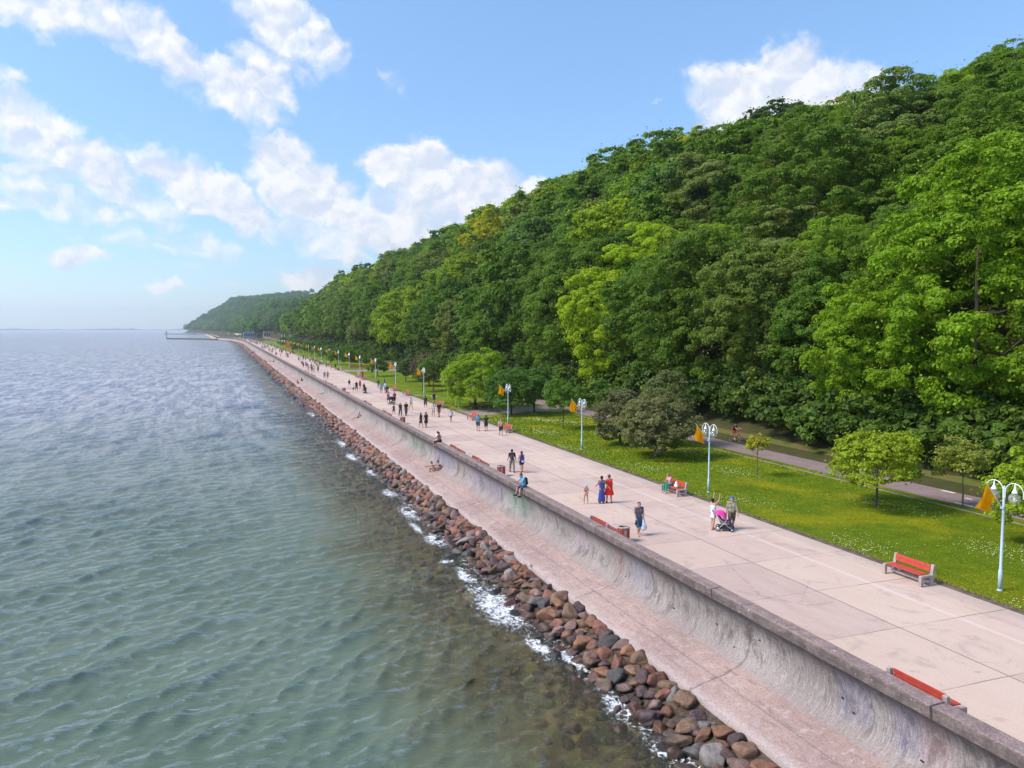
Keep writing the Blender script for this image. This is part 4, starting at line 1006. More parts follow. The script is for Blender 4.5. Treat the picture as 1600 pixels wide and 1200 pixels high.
# ------------------------------------------------------------------ lawn trees and clover
def lawn_tree(kind, seed, xy, R, zc, Hz, ncl, nl, leaf, col, lab, r0=.09, cat='tree', **kw):
    ms = make_tree(kind, seed, R, zc, Hz, ncl, nl, leaf, r0, 7, **kw)
    col = tuple(q * 1.7 for q in col)
    return place_tree(kind, ms, (xy[0], xy[1], 0), 1.0, 0.0, col, lab, cat)
LT = [
    ('young_tree', 1, (36.8, 35.9), 2.75, 2.75, 1.95, 60, 15000, .14, (0.19, 0.235, 0.012), 'wide yellow green young tree on the lawn right of the nearest path stretch', .085, dict(low=-.6, rcf=.28, stray=.10, flat=.55)),
    ('young_tree', 2, (41.4, 33.9), 1.6, 2.75, 1.45, 36, 6000, .12, (0.20, 0.22, 0.04), 'small thin trunked olive tree at the lawn edge near the path markings', .05, dict(low=-.5, rcf=.30, stray=.12)),
    ('young_tree', 3, (37.2, 25.6), 2.6, 2.9, 2.4, 60, 17000, .14, (0.18, 0.24, 0.012), 'bright yellow green tree behind the nearest lamp post', .09, dict(low=-.75, rcf=.28, stray=.08)),
    ('young_tree', 4, (36.3, 46.5), .85, 2.3, .85, 18, 1900, .12, (0.26, 0.24, 0.02), 'tiny yellow leaved sapling with a bare stem on the lawn', .03, dict(low=-.4, rcf=.36, stray=.15)),
    ('lawn_tree', 5, (33.8, 56.6), 3.4, 2.9, 2.6, 90, 32000, .14, (0.135, 0.135, 0.058), 'broad greyish olive tree with a reddish tinge beside the third nearest lamp', .16, dict(low=-.9, rcf=.24, stray=.05)),
    ('lawn_tree', 6, (37.8, 62.0), 2.9, 3.5, 3.2, 60, 20000, .15, (0.115, 0.125, 0.050), 'greyish olive tree just behind the broad olive tree', .13, dict(low=-.9, rcf=.28)),
    ('lawn_tree', 7, (34.2, 63.5), 2.3, 2.6, 2.5, 60, 18000, .15, (0.11, 0.105, 0.055), 'dusky olive tree left of the broad olive tree', .13, dict(low=-.95, rcf=.28)),
    ('young_tree', 8, (34.0, 76.0), 2.3, 3.1, 2.2, 40, 9000, .15, (0.085, 0.155, 0.018), 'light green young tree behind the third nearest lamp', .06, dict(low=-.4, rcf=.30, stray=.12)),
    ('young_tree', 9, (38.2, 76.0), 2.2, 3.2, 2.2, 40, 8000, .15, (0.085, 0.145, 0.022), 'green young tree near the path behind the light green one', .06, dict(low=-.5, rcf=.30)),
    ('lawn_tree', 10, (31.6, 99.5), 4.9, 4.0, 3.7, 110, 46000, .16, (0.160, 0.235, 0.010), 'large bright green round tree at the corner of the paved bay', .2, dict(low=-.85, rcf=.24, stray=.04)),
    ('lawn_tree', 11, (33.6, 91.0), 3.6, 2.8, 2.8, 60, 22000, .17, (0.060, 0.125, 0.018), 'darker green spreading tree over the brown bench', .16, dict(low=-.6, rcf=.28)),
    ('lawn_tree', 12, (37.5, 93.0), 3.2, 3.2, 2.8, 50, 12000, .18, (0.060, 0.120, 0.020), 'dark green tree at the back of the paved bay', .14, dict(low=-.6, rcf=.28)),
    ('lawn_tree', 13, (34.0, 131), 2.6, 3.6, 2.6, 40, 9000, .19, (0.085, 0.145, 0.018), 'mid green tree left of the large bright tree', .1, dict(low=-.5)),
    ('young_tree', 14, (31.6, 129), 1.7, 2.6, 1.3, 24, 4000, .17, (0.105, 0.125, 0.025), 'small olive tree beside the fifth nearest flag', .06, dict(low=-.5)),
    ('lawn_tree', 15, (36.0, 142), 3.4, 3.2, 2.9, 50, 11000, .20, (0.095, 0.065, 0.050), 'purple brown leaved bushy tree on the lawn', .12, dict(low=-.8)),
    ('lawn_tree', 16, (34.5, 155), 2.5, 2.8, 2.2, 40, 7000, .20, (0.055, 0.095, 0.025), 'dark green bushy tree behind the sixth nearest lamp', .1, dict(low=-.7)),
    ('lawn_tree', 17, (38.5, 166), 2.5, 2.6, 2.2, 40, 7000, .22, (0.070, 0.075, 0.035), 'brownish green bushy tree near the path, distant', .1, dict(low=-.8)),
]
for a in LT: lawn_tree(*a[:11], r0=a[11], **a[12])
sm = [make_tree('lawn_tree', 900 + i, 2.6, 2.5, 2.0, 30, 2600, .34, .1, 3, low=-.75) for i in range(4)]
k = 0
for y in [176, 188, 214, 224, 236, 248, 262, 276, 290, 306, 322, 340, 358, 378, 400, 424, 448, 474, 500, 530]:
    for x in (33.5, 38.5):
        if frs.random() < .15: continue
        v_ = frs.uniform(.9, 1.5)
        place_tree('lawn_tree', sm[frs.randrange(4)], (x + frs.uniform(-1.5, 1.5), y + frs.uniform(-4, 4), 0), frs.uniform(.8, 1.25), frs.uniform(0, 6), (0.10 * v_, 0.18 * v_, 0.02), 'small round green tree in the distant row of lawn trees', 'tree', 'distant small lawn trees')
# clover heads and grass tufts
rc_ = np.random.RandomState(3)
def lawn_pts(n, y0, y1, pw=1.5):
    y = y0 + (y1 - y0) * rc_.rand(n) ** pw; x = rc_.uniform(28.4, 41.8, n)
    keep = ~((y > 90.5) & (y < 99.8)) & ~((y > 195) & (y < 205)); return x[keep], y[keep]
x, y = lawn_pts(42000, 18, 130, 1.9)
dens = np.sin(x * .9 + 1.3 * np.sin(y * .31)) + np.sin(y * .55 + x * .35) + rc_.randn(len(x)) * .75
x, y = x[dens > 1.85], y[dens > 1.85]; n = len(x)
s_ = rc_.uniform(.014, .030, n) * np.clip(y / 45, .9, 2.2); z = np.full(n, .05) + rc_.rand(n) * .04
q = np.array([[-1, -1, 0], [1, -1, 0], [1, 1, 0], [-1, 1, 0]]); top = np.array([[0, 0, 1.0]])
V = np.stack([x, y, z], -1)[:, None] + np.concatenate([q, top])[None] * s_[:, None, None] * np.array([1, 1, .8])
base = np.arange(n)[:, None] * 5
f3 = np.concatenate([base + np.array([[0, 1, 4]]), base + np.array([[1, 2, 4]]), base + np.array([[2, 3, 4]]), base + np.array([[3, 0, 4]])])
o = link('clover', mesh_np('clover', V.reshape(-1, 3), f3, [simple('clover_white', (0.60, 0.62, 0.30), .9)])); tag(o, 'white clover heads scattered over the lawn', 'clover', kind='stuff')
x, y = lawn_pts(120000, 17, 110, 1.8); n = len(x); z = np.zeros(n)
hgt_ = rc_.uniform(.02, .06, n) * np.clip(y / 40, .8, 1.6); a = rc_.rand(n) * 6.28; wd = rc_.uniform(.02, .05, n) * np.clip(y / 40, .8, 2)
lean = rc_.randn(n, 2) * .05
P0 = np.stack([x - np.cos(a) * wd, y - np.sin(a) * wd, z], -1); P1 = np.stack([x + np.cos(a) * wd, y + np.sin(a) * wd, z], -1); P2 = np.stack([x + lean[:, 0], y + lean[:, 1], hgt_], -1)
def mat_blade():
    m, t, out = new_mat('grass_blade'); g = t.node('ShaderNodeNewGeometry'); ps = g.outputs['Position']
    ri = g.outputs['Random Per Island']; big = t.noise(ps, .16, 5, .6, .6)
    c = t.mix(ri, (0.14, 0.21, 0.008), (0.25, 0.32, 0.014)); c = t.mix(t.smooth(big, .48, .68, 0, .7), c, (0.45, 0.42, 0.015))
    c = t.mix(t.m('GREATER_THAN', ri, .94), c, (0.35, 0.33, 0.08))
    principled(t, out, c, .8, 0, .1); return m
o = link('grass', mesh_np('grass', np.stack([P0, P1, P2], 1).reshape(-1, 3), np.arange(3 * n).reshape(-1, 3), [mat_blade()])); tag(o, 'short green and yellowish blades of the lawn', 'grass', kind='stuff')
# dry tufts spilling over the kerb
n = 9000; y = 14 + 110 * rc_.rand(n) ** 1.5; x = 28.3 + np.abs(rc_.randn(n)) * .14; a = rc_.rand(n) * 6.28; wd = .03; h_ = rc_.uniform(.05, .14, n)
P0 = np.stack([x - np.cos(a) * wd, y - np.sin(a) * wd, x * 0], -1); P1 = np.stack([x + np.cos(a) * wd, y + np.sin(a) * wd, x * 0], -1); P2 = np.stack([x - rc_.rand(n) * .09, y + rc_.randn(n) * .05, h_], -1)
o = link('dry_grass', mesh_np('dry_grass', np.stack([P0, P1, P2], 1).reshape(-1, 3), np.arange(3 * n).reshape(-1, 3), [simple('straw', (0.36, 0.31, 0.10), .9)])); tag(o, 'straw coloured dry grass fringe along the kerb', 'grass', kind='stuff')
# white road paint on the path
M_line = simple('road_paint', (0.72, 0.70, 0.68), .8, 0, .2, 20)
for (x0, x1, y0, y1) in ((42.2, 42.5, 33.9, 35.2), (45.3, 45.65, 35.6, 38.8), (44.6, 44.9, 37.2, 38.2), (44.0, 44.2, 35.4, 35.9)):
    patch('path_marking', x0, x1, y0, y1, .021, M_line)

# ------------------------------------------------------------------ far things
mb = MB()
def mast(x, y, h, lab):
    e = empty('floodlight_mast', (x, y, 0)); m1 = MB(); m1.tube([(0, 0, -.2), (0, 0, h)], [.42, .30], 8); m1.build('pole', M_pole, e)
    m2 = MB(); m2.box((0, 0, h), (3.4, .5, .5)); m2.build('crossbar', M_pole, e)
    for s in (-1, 0, 1):
        m3 = MB(); m3.box((s, -.3, h + .35), (.7, .5, .5), rot=(.5, 0, 0), bev=.05); m3.build('floodlight', M_white, e)
    tag(e, lab, 'floodlight mast')
mast(55.0, 807, 18.5, 'tall pale floodlight mast, the left one of the tall pair'); mast(62.7, 804, 20.5, 'tall pale floodlight mast close to the wood edge, the right one of the pair'); mast(60.0, 840, 11, 'shorter thin mast between the two tall masts')
def building(name, x, y, w_, d_, h_, col, roofc, lab, nwin, rot=0.0, cat='building', pitched=False):
    e = empty(name, (x, y, 0), rot); wm = simple(name + '_wall_' + lab[:8].replace(' ', '_'), col, .8); rm = simple(name + '_roof_' + lab[:8].replace(' ', '_'), roofc, .7)
    m1 = MB(); m1.box((0, 0, h_ / 2 - .3), (w_, d_, h_ + .6)); m1.build('wall', wm, e)
    m2 = MB()
    if pitched:
        m2.add([(-w_ / 2 - .4, -d_ / 2 - .4, h_), (w_ / 2 + .4, -d_ / 2 - .4, h_), (w_ / 2 + .4, d_ / 2 + .4, h_), (-w_ / 2 - .4, d_ / 2 + .4, h_), (-w_ / 2 - .4, 0, h_ + 2), (w_ / 2 + .4, 0, h_ + 2)], [(0, 1, 5, 4), (2, 3, 4, 5), (0, 4, 3), (1, 2, 5), (0, 3, 2, 1)])
    else: m2.box((0, 0, h_ + .15), (w_ + .8, d_ + .8, .3))
    m2.build('roof', rm, e)
    for i in range(nwin):
        m3 = MB(); m3.box((-w_ / 2 + (i + .5) * w_ / nwin, -d_ / 2 - .03, h_ * .55), (w_ / nwin * .6, .08, h_ * .4)); m3.build('window', simple('far_window', (0.05, 0.08, 0.10), .2), e)
    tag(e, lab, cat)
building('pavilion', 27.5, 930, 12, 9, 6.5, (0.28, 0.42, 0.45), (0.45, 0.6, 0.62), 'teal glazed pavilion at the far end of the promenade', 5)
building('pavilion', 39.0, 940, 5, 7, 5.2, (0.12, 0.17, 0.2), (0.3, 0.35, .38), 'small dark block beside the teal pavilion', 2)
building('pavilion', 46.0, 905, 7.5, 7, 7.2, (0.42, 0.36, 0.37), (0.55, 0.5, .5), 'grey block with flat roof right of the teal pavilion', 3)
for i, (x, h_) in enumerate(((24, 10), (28, 11), (32.5, 10.5))):
    e = empty('flagpole', (x, 935, 0)); m1 = MB(); m1.tube([(0, 0, 0), (0, 0, h_)], [.12, .07], 6); m1.build('pole', M_white, e); tag(e, 'thin white flagpole standing above the teal pavilion', 'flagpole', 'flagpoles by the pavilion')
M_tent = simple('tent_white', (0.80, 0.80, 0.78), .8)
def parasol(x, y, r_, h_, mat, lab, cat='parasol', group=None):
    e = empty('parasol', (x, y, 0)); m1 = MB(); m1.tube([(0, 0, -.1), (0, 0, h_)], .04, 6); m1.build('pole', M_white, e)
    m2 = MB(); m2.lathe([(r_, h_ - .55), (r_ * .98, h_ - .45), (r_ * .5, h_ - .15), (0.01, h_ + .1)], n=8); m2.build('canopy', mat, e); return tag(e, lab, cat, group)
parasol(15.7, 1000, 4.2, 4.5, M_tent, 'large white parasol tent at the far end of the promenade')
for i in range(26):
    x = frs.uniform(-34, 24); y = 1035 + frs.uniform(0, 300) + max(0, 0 - x) * 4
    if x < XS(y) + 14: continue
    parasol(x, y, frs.uniform(1.6, 2.4), 3.0, [M_tent, simple('tent_green', (0.1, .35, .25), .8), simple('tent_red', (.5, .1, .08), .8)][frs.choice((0, 0, 0, 1, 2))], 'tiny parasol among those on the distant beach', 'parasol', 'distant beach parasols')
# orange beach banner by the lawn
e = empty('banner', (30.6, 398, 0)); m1 = MB(); m1.tube([(0, 0, 0), (0, 0, 4.2)], .04, 6); m1.build('pole', M_white, e)
m2 = MB(); m2.box((-.9, 0, 2.6), (1.7, .03, 3.0)); m2.box((.6, 0, 1.1), (1.2, .03, 1.4)); m2.build('cloth', M_flag, e); tag(e, 'tall orange banner standing at the lawn edge in the distance', 'banner')
# breakwater and groyne
def poly_wall(name, pts, hw, z0, z1, mat, kind=None, lab=None, cat=None):
    vs = []; 
    P = [Vector((p[0], p[1], 0)) for p in pts]
    for i, p in enumerate(P):
        d = (P[min(i + 1, len(P) - 1)] - P[max(i - 1, 0)]).normalized(); n_ = Vector((-d.y, d.x, 0)) * hw
        for s, z in ((-1, z0), (-1, z1), (1, z1), (1, z0)): q = p + n_ * s; vs.append((q.x, q.y, z))
    fs = []
    for i in range(len(P) - 1):
        for k in range(4): fs.append((4 * i + k, 4 * i + (k + 1) % 4, 4 * i + 4 + (k + 1) % 4, 4 * i + 4 + k))
    fs += [(0, 1, 2, 3), tuple(4 * (len(P) - 1) + k for k in (3, 2, 1, 0))]
    m_ = MB(); m_.add(vs, fs); o = m_.build(name, mat); return tag(o, lab, cat, None, kind)
poly_wall('breakwater', [(-6.5, 985), (-18, 1022), (-36, 1052), (-50, 1075), (-66, 1100)], 2.2, -5, -1.6, M_riprap, None, 'low dark stone breakwater reaching out into the sea at the far end', 'breakwater')
poly_wall('groyne', [(-30, 1900), (-90, 1960), (-128, 2000)], 2.0, -5, -1.9, M_riprap, None, 'thin dark groyne jutting from the distant beach', 'groyne')
b_ = strip_mesh('beach', [(0, 0), (1, 0)], [0, 1], M_sand); bpy.data.objects.remove(b_)
yb = np.arange(1000, 2300, 25.0); V = []
for q in yb:
    xs = float(XS(q)); V += [(xs - 1, q, -3.35), (xs + 12, q, -2.2), (xs + 42, q, -.3)]
idx = np.arange(len(V)).reshape(-1, 3); f = np.concatenate([np.stack([idx[:-1, j], idx[:-1, j + 1], idx[1:, j + 1], idx[1:, j]], -1) for j in range(2)])
o = link('beach', mesh_np('beach', np.array(V) + np.array([0, 0, .12]), f, [M_sand])); tag(o, kind='structure')
# sea mark and far coast
e = empty('sea_mark', (-72, 1160, WAVE_Z)); m1 = MB(); m1.tube([(0, 0, -2), (0, 0, 9)], .35, 8); m1.box((0, 0, 9.2), (1.2, 1.2, 1.6), bev=.2); m1.build('post', M_bw, e); tag(e, 'thin dark marker post standing in the sea beyond the breakwater', 'sea mark')
# low coast across the bay
vs, fs = [], []; rk = random.Random(9); aa = np.linspace(-24, 6, 120)
for i, a in enumerate(aa):
    a = math.radians(a); h_ = 9 + 5 * math.sin(i * .3) + rk.uniform(-2, 3) + (9 if i % 17 == 5 else 0); h_ *= .75
    for rr_, z in ((7300, -3.4), (7350, h_ - 3), (7600, h_ - 3), (7700, -3.4)): vs.append((math.sin(a) * rr_, math.cos(a) * rr_, z))
for i in range(len(aa) - 1):
    for k in range(3): fs.append((4 * i + k, 4 * i + 4 + k, 4 * i + 5 + k, 4 * i + 1 + k))
m_ = MB(); m_.add(vs, fs); o = m_.build('far_coast', simple('far_coast', (0.05, 0.07, 0.06), .9)); tag(o, kind='structure')

# ------------------------------------------------------------------ people
def surface_nets(segs, h, k=.014, zmin=None):
    """segs: (a, b, ra, rb) round cones blended into ONE closed surface"""
    A = np.array([s[0] for s in segs], float); B = np.array([s[1] for s in segs], float); ra = np.array([s[2] for s in segs]); rb = np.array([s[3] for s in segs])
    lo = np.minimum((A - ra[:, None]).min(0), (B - rb[:, None]).min(0)) - 2.5 * h; hi = np.maximum((A + ra[:, None]).max(0), (B + rb[:, None]).max(0)) + 2.5 * h
    n = np.ceil((hi - lo) / h).astype(int) + 1
    X = [lo[i] + h * np.arange(n[i]) for i in range(3)]
    acc_ = np.zeros(n, np.float32)
    for a, b, r1, r2 in zip(A, B, ra, rb):
        m0 = np.minimum(a - r1, b - r2) - .09; m1 = np.maximum(a + r1, b + r2) + .09
        sl = tuple(slice(max(0, int((m0[i] - lo[i]) / h)), min(n[i], int((m1[i] - lo[i]) / h) + 2)) for i in range(3))
        gx, gy, gz = np.meshgrid(X[0][sl[0]], X[1][sl[1]], X[2][sl[2]], indexing='ij')
        ab = b - a; L2 = max(ab @ ab, 1e-9)
        tt_ = np.clip(((gx - a[0]) * ab[0] + (gy - a[1]) * ab[1] + (gz - a[2]) * ab[2]) / L2, 0, 1)
        d = np.sqrt((gx - a[0] - tt_ * ab[0]) ** 2 + (gy - a[1] - tt_ * ab[1]) ** 2 + (gz - a[2] - tt_ * ab[2]) ** 2) - (r1 + tt_ * (r2 - r1))
        acc_[sl] += np.exp(-np.clip(d / k, -30, 30)).astype(np.float32)
    fld = -k * np.log(acc_ + 1e-12)
    if zmin is not None: fld = np.maximum(fld, (zmin - X[2])[None, None, :])
    ins = fld < 0
    cnt = np.zeros(n - 1, int); pos = np.zeros((*(n - 1), 3))
    corners = [(i, j, k_) for i in (0, 1) for j in (0, 1) for k_ in (0, 1)]
    g = lambda arr, c: arr[c[0]:c[0] + n[0] - 1, c[1]:c[1] + n[1] - 1, c[2]:c[2] + n[2] - 1]
    for c in corners:
        for ax in range(3):
            if c[ax] == 0:
                c2 = list(c); c2[ax] = 1
                s1, s2 = g(ins, c), g(ins, c2); cr = s1 != s2
                f1, f2 = g(fld, c), g(fld, c2); q = np.where(cr, f1 / np.where(np.abs(f1 - f2) < 1e-9, 1, f1 - f2), 0)
                p = np.zeros((*cr.shape, 3)); 
                for m_ in range(3): p[..., m_] = c[m_]
                p[..., ax] += q
                pos += p * cr[..., None]; cnt += cr
    act = cnt > 0; ids = -np.ones(act.shape, int); ids[act] = np.arange(act.sum())
    ci = np.argwhere(act); V = lo + h * (ci + pos[act] / cnt[act][:, None])
    quads = []
    for ax in range(3):
        u_, v_ = [(1, 2), (2, 0), (0, 1)][ax]
        s1 = [slice(1, -1)] * 3; s1[ax] = slice(0, -1); s2 = list(s1); s2[ax] = slice(1, None)
        a_ = ins[tuple(s1)]; b_ = ins[tuple(s2)]; off = np.array([1, 1, 1]); off[ax] = 0
        for sgn in (0, 1):
            e = np.argwhere((a_ & ~b_) if sgn == 0 else (~a_ & b_)) + off
            if not len(e): continue
            du = np.zeros(3, int); du[u_] = 1; dv = np.zeros(3, int); dv[v_] = 1
            q = [ids[tuple((e - du - dv).T)], ids[tuple((e - dv).T)], ids[tuple(e.T)], ids[tuple((e - du).T)]]
            q = np.stack(q if sgn == 0 else q[::-1], 1); quads.append(q)
    Q = np.concatenate(quads); return V, Q[(Q >= 0).all(1)]
SKIN = simple('skin', (0.52, 0.29, 0.20), .55, 0, .08, 12); SKIN2 = simple('skin_tanned', (0.38, 0.19, 0.12), .55, 0, .08, 12); EYE = simple('eye_dark', (0.03, .02, .02), .3)
def fabric(c, nm=None):
    key = 'fabric_%02d_%02d_%02d' % tuple(int(q * 99) for q in c)
    return simple(key, c, .85, 0, .22, 14)
def dirv(p, abd, s):
    p, abd = math.radians(p), math.radians(abd); return np.array([s * math.sin(abd), math.sin(p) * math.cos(abd), -math.cos(p) * math.cos(abd)])
STAND = dict(legs=[(2, 4, 3), (-2, 4, 3)], arms=[(4, 7, 12), (-2, 7, 10)])
WALK = dict(legs=[(24, 8, 2), (-17, 14, 2)], arms=[(-20, 7, 12), (22, 7, 22)])
WALKB = dict(legs=[(-15, 16, 2), (22, 6, 2)], arms=[(20, 8, 22), (-18, 8, 12)])
def person(lab, loc, head=0, h=1.72, pose=STAND, wear=(), sex='m', skin=None, lod=0, group=None, tilt=None, child=False, root='person'):
    skin = skin or SKIN; g = 1.0
    hs = .96 if sex == 'f' else 1.0
    thigh, shank = .44 * .98, .43 * .98
    legs, arms = pose['legs'], pose['arms']
    lean = math.radians(pose.get('lean', 2))
    J = {}
    drops = []
    for i, s in enumerate((-1, 1)):
        p, kn, ab = legs[i]; hip = np.array([s * .092, 0, 0.0]); kne = hip + dirv(p, ab, s) * thigh; ank = kne + dirv(p - kn, ab * .4, s) * shank
        J['hip', s], J['knee', s], J['ank', s] = hip, kne, ank; drops.append(ank[2])
    pel = np.array([0, 0, pose['pelvis'] / h * 1.75 if 'pelvis' in pose else -min(drops) + .075])
    for kx in list(J): J[kx] = J[kx] + pel
    up = np.array([0, math.sin(lean), math.cos(lean)])
    waist = pel + np.array([0, math.sin(lean) * .1, .12]); chest = waist + up * .21; neck = waist + up * .40; hy = pose.get('head', (0, 0)); hl = lean * .6 + math.radians(hy[1])
    hu = np.array([0, math.sin(hl), math.cos(hl)]); hc = neck + hu * .145 + np.array([0, .012, 0])
    fw = np.array([math.sin(math.radians(hy[0])), math.cos(math.radians(hy[0])) * math.cos(hl), -math.sin(hl)])
    sw = .175 if sex == 'm' else .155
    for i, s in enumerate((-1, 1)):
        a = arms[i]; p, ab, e = a[:3]; tw = a[3] if len(a) > 3 else 0
        sh = waist + up * .36 + np.array([s * sw, 0, 0]); el = sh + dirv(p, ab, s) * .29; fd = dirv(p + e, ab * .5 - tw, s); wr = el + fd * .25
        J['sh', s], J['el', s], J['wr', s], J['fd', s] = sh, el, wr, fd
    b = .95 if sex == 'f' else 1.0
    torso = [(pel + [-.062, 0, .0], pel + [.062, 0, 0], .098, .098), (pel + [-.04, 0, .02], waist + [-.04, 0, 0], .10 * b, .090 * b), (pel + [.04, 0, .02], waist + [.04, 0, 0], .10 * b, .090 * b),
             (waist + [-.045, 0, 0], chest + [-.075, .0, 0], .088 * b, .100 * b), (waist + [.045, 0, 0], chest + [.075, 0, 0], .088 * b, .100 * b),
             (chest + [-.075, 0, 0], J['sh', -1] + [.055, 0, -.02], .098 * b, .062), (chest + [.075, 0, 0], J['sh', 1] + [-.055, 0, -.02], .098 * b, .062), (J['sh', -1], J['sh', 1], .056, .056)]
    if sex == 'f': torso += [(chest + [-.06, .06, .02], chest + [-.06, .06, .02], .06, .06), (chest + [.06, .06, .02], chest + [.06, .06, .02], .06, .06), (pel + [-.075, -.02, -.03], pel + [.075, -.02, -.03], .095, .095)]
    def leg(s, a0=0, a1=1, dr=0):      # thigh then shank between fractions 0..2
        out = []
        H_, K_, A_ = J['hip', s], J['knee', s], J['ank', s]
        def rad_at(t_): return np.interp(t_, [0, .5, 1, 1.35, 2], [.085, .072, .054, .056, .036])
        def pt(t_): return H_ + (K_ - H_) * t_ if t_ <= 1 else K_ + (A_ - K_) * (t_ - 1)
        ks = sorted({a0, a1} | {q for q in (.5, 1, 1.35) if a0 < q < a1})
        for q0, q1 in zip(ks[:-1], ks[1:]): out.append((pt(q0), pt(q1), rad_at(q0) + dr, rad_at(q1) + dr))
        return out
    def foot(s, dr=0):
        A_ = J['ank', s]; sd = unit(J['ank', s] - J['knee', s]); f_ = np.array([0, 1, 0]) - sd * sd[1]; f_ = unit(f_) if pose.get('flatfoot', True) is False else np.array([.12 * s, 1, 0]); f_ = unit(f_)
        dn = np.array([0, 0, -1.0])
        return [(A_ + dn * .035 - f_ * .045, A_ + dn * .045 + f_ * .06, .038 + dr, .034 + dr), (A_ + dn * .045 + f_ * .06, A_ + dn * .052 + f_ * .145, .036 + dr, .026 + dr), (A_, A_ + dn * .04, .036 + dr, .036 + dr)]
    def arm(s, a1=2, dr=0):
        out = [(J['sh', s], J['sh', s] + (J['el', s] - J['sh', s]) * min(a1, 1), .052 + dr, .052 + dr - .013 * min(a1, 1))]
        if a1 > 1: out.append((J['el', s], J['el', s] + (J['wr', s] - J['el', s]) * (a1 - 1), .038 + dr, .038 + dr - .012 * (a1 - 1)))
        return out
    body = list(torso)
    for s in (-1, 1): body += leg(s, 0, 2) + foot(s) + arm(s); body += [(J['wr', s], J['wr', s] + J['fd', s] * .075, .026, .033)]
    body += [(neck - up * .05, hc - hu * .05, .052, .050), (hc + hu * .035 - fw * .012, hc + hu * .03 - fw * .02, .093, .088), (hc - hu * .035 + fw * .02, hc - hu * .075 + fw * .035, .070, .045),
             (hc + fw * .092 - hu * .005, hc + fw * .105 - hu * .022, .012, .015)]
    side = np.cross(fw, hu)
    for s in (-1, 1): body.append((hc + side * s * .086 - fw * .01 + hu * .008, hc + side * s * .088 - fw * .012 - hu * .022, .016, .012))
    vox = (.018, .026, .04)[lod]
    def mk(segs, name, mat, parent, k=.012, zmin=None, extra=None):
        V, Q = surface_nets(segs, vox if name != 'body' else vox, k, zmin)
        mats = [mat]; fm = None; V = V * (h / 1.75)
        me = mesh_np(name, V, Q, mats, True)
        if extra:
            v0, f0, mi = extra; me2 = bpy.data.meshes.new(name); vv = [tuple(p) for p in V] + [tuple(np.array(p) * (h / 1.75)) for p in v0]; n0 = len(V)
            me2.from_pydata(vv, [], [tuple(q) for q in Q] + [tuple(n0 + i for i in q) for q in f0]); me2.materials.append(mat); me2.materials.append(EYE)
            me2.polygons.foreach_set('material_index', [0] * len(Q) + mi); me2.polygons.foreach_set('use_smooth', [True] * (len(Q) + len(f0))); me2.update(); me = me2
        return link(name, me, parent)
    extra = None
    if lod < 2:
        fb = MB()
        for s in (-1, 1):
            d = J['fd', s]; pl = J['wr', s] + d * .07; ax = unit(np.cross(d, [s * 1.0, 0, .3])); nrm = unit(np.cross(ax, d)) * (-s)
            for q, ln in ((-.030, .062), (-.011, .074), (.009, .070), (.027, .055)):
                a0 = pl + ax * q; a1 = a0 + d * ln * .55 + nrm * .004; a2 = a1 + d * ln * .4 + nrm * (.022 + .006 * (q > 0)); a3 = a2 + d * ln * .12 + nrm * .018
                fb.tube([a0 - d * .02, a1, a2, a3], [.0095, .0088, .0078, .006], 6)
            a0 = J['wr', s] + d * .03 - ax * .026; a1 = a0 - ax * .026 + d * .026 + nrm * .008; a2 = a1 + d * .028 - ax * .006 + nrm * .014; fb.tube([a0, a1, a2], [.012, .010, .0075], 6)
        nf = len(fb.f)
        for s in (-1, 1):
            c = hc + side * s * .033 + fw * .083 + hu * .012; fb.lathe([(0, -.009), (.009, -.004), (.009, .004), (0, .009)], tuple(c), 8)
        c = hc + fw * .088 - hu * .048; fb.tube([c - side * .022, c + fw * .004, c + side * .022], [.004, .006, .004], 5)
        extra = (fb.v, fb.f, [0] * nf + [1] * (len(fb.f) - nf))
    root_o = mk(body, 'person', skin, None, extra=extra)
    root_o.location = loc; root_o.rotation_euler = (0, 0, -math.radians(head))
    if tilt: root_o.rotation_euler = (tilt[0], tilt[1], -math.radians(head))
    tag(root_o, lab, 'person', group)
    for wdef in wear:
        kind, col = wdef[0], wdef[1]; op = wdef[2] if len(wdef) > 2 else None; m_ = fabric(col)
        if kind == 'tshirt':
            sg = [(a, b_, r1 + .017, r2 + .017) for a, b_, r1, r2 in torso[1:]]
            for s in (-1, 1): sg += arm(s, op or .62, .017)
            mk(sg, 'shirt', m_, root_o)
        elif kind == 'tank':
            sg = [(a, b_, r1 + .014, r2 + .014) for a, b_, r1, r2 in torso[1:5]] + [(chest + [-.075, 0, 0], J['sh', -1] + [.075, 0, 0], .105, .055), (chest + [.075, 0, 0], J['sh', 1] + [-.075, 0, 0], .105, .055)] + ([(a, b_, r1 + .012, r2 + .012) for a, b_, r1, r2 in torso[8:10]] if sex == 'f' else [])
            mk(sg, 'shirt', m_, root_o)
        elif kind == 'shorts':
            sg = [(a, b_, r1 + .022, r2 + .022) for a, b_, r1, r2 in torso[:1]] + [(pel + [-.05, 0, .02], pel + [-.04, 0, .09], .105, .100), (pel + [.05, 0, .02], pel + [.04, 0, .09], .105, .100)]
            for s in (-1, 1): sg += leg(s, 0, op or .8, .026)
            mk(sg, 'shorts' if (op or .8) < 1.3 else 'trousers', m_, root_o, k=.008)
        elif kind == 'brief':
            mk([(a, b_, r1 + .012, r2 + .012) for a, b_, r1, r2 in torso[:1]] + leg(-1, 0, .15, .014) + leg(1, 0, .15, .014), 'swimsuit', m_, root_o, k=.008)
        elif kind == 'top':
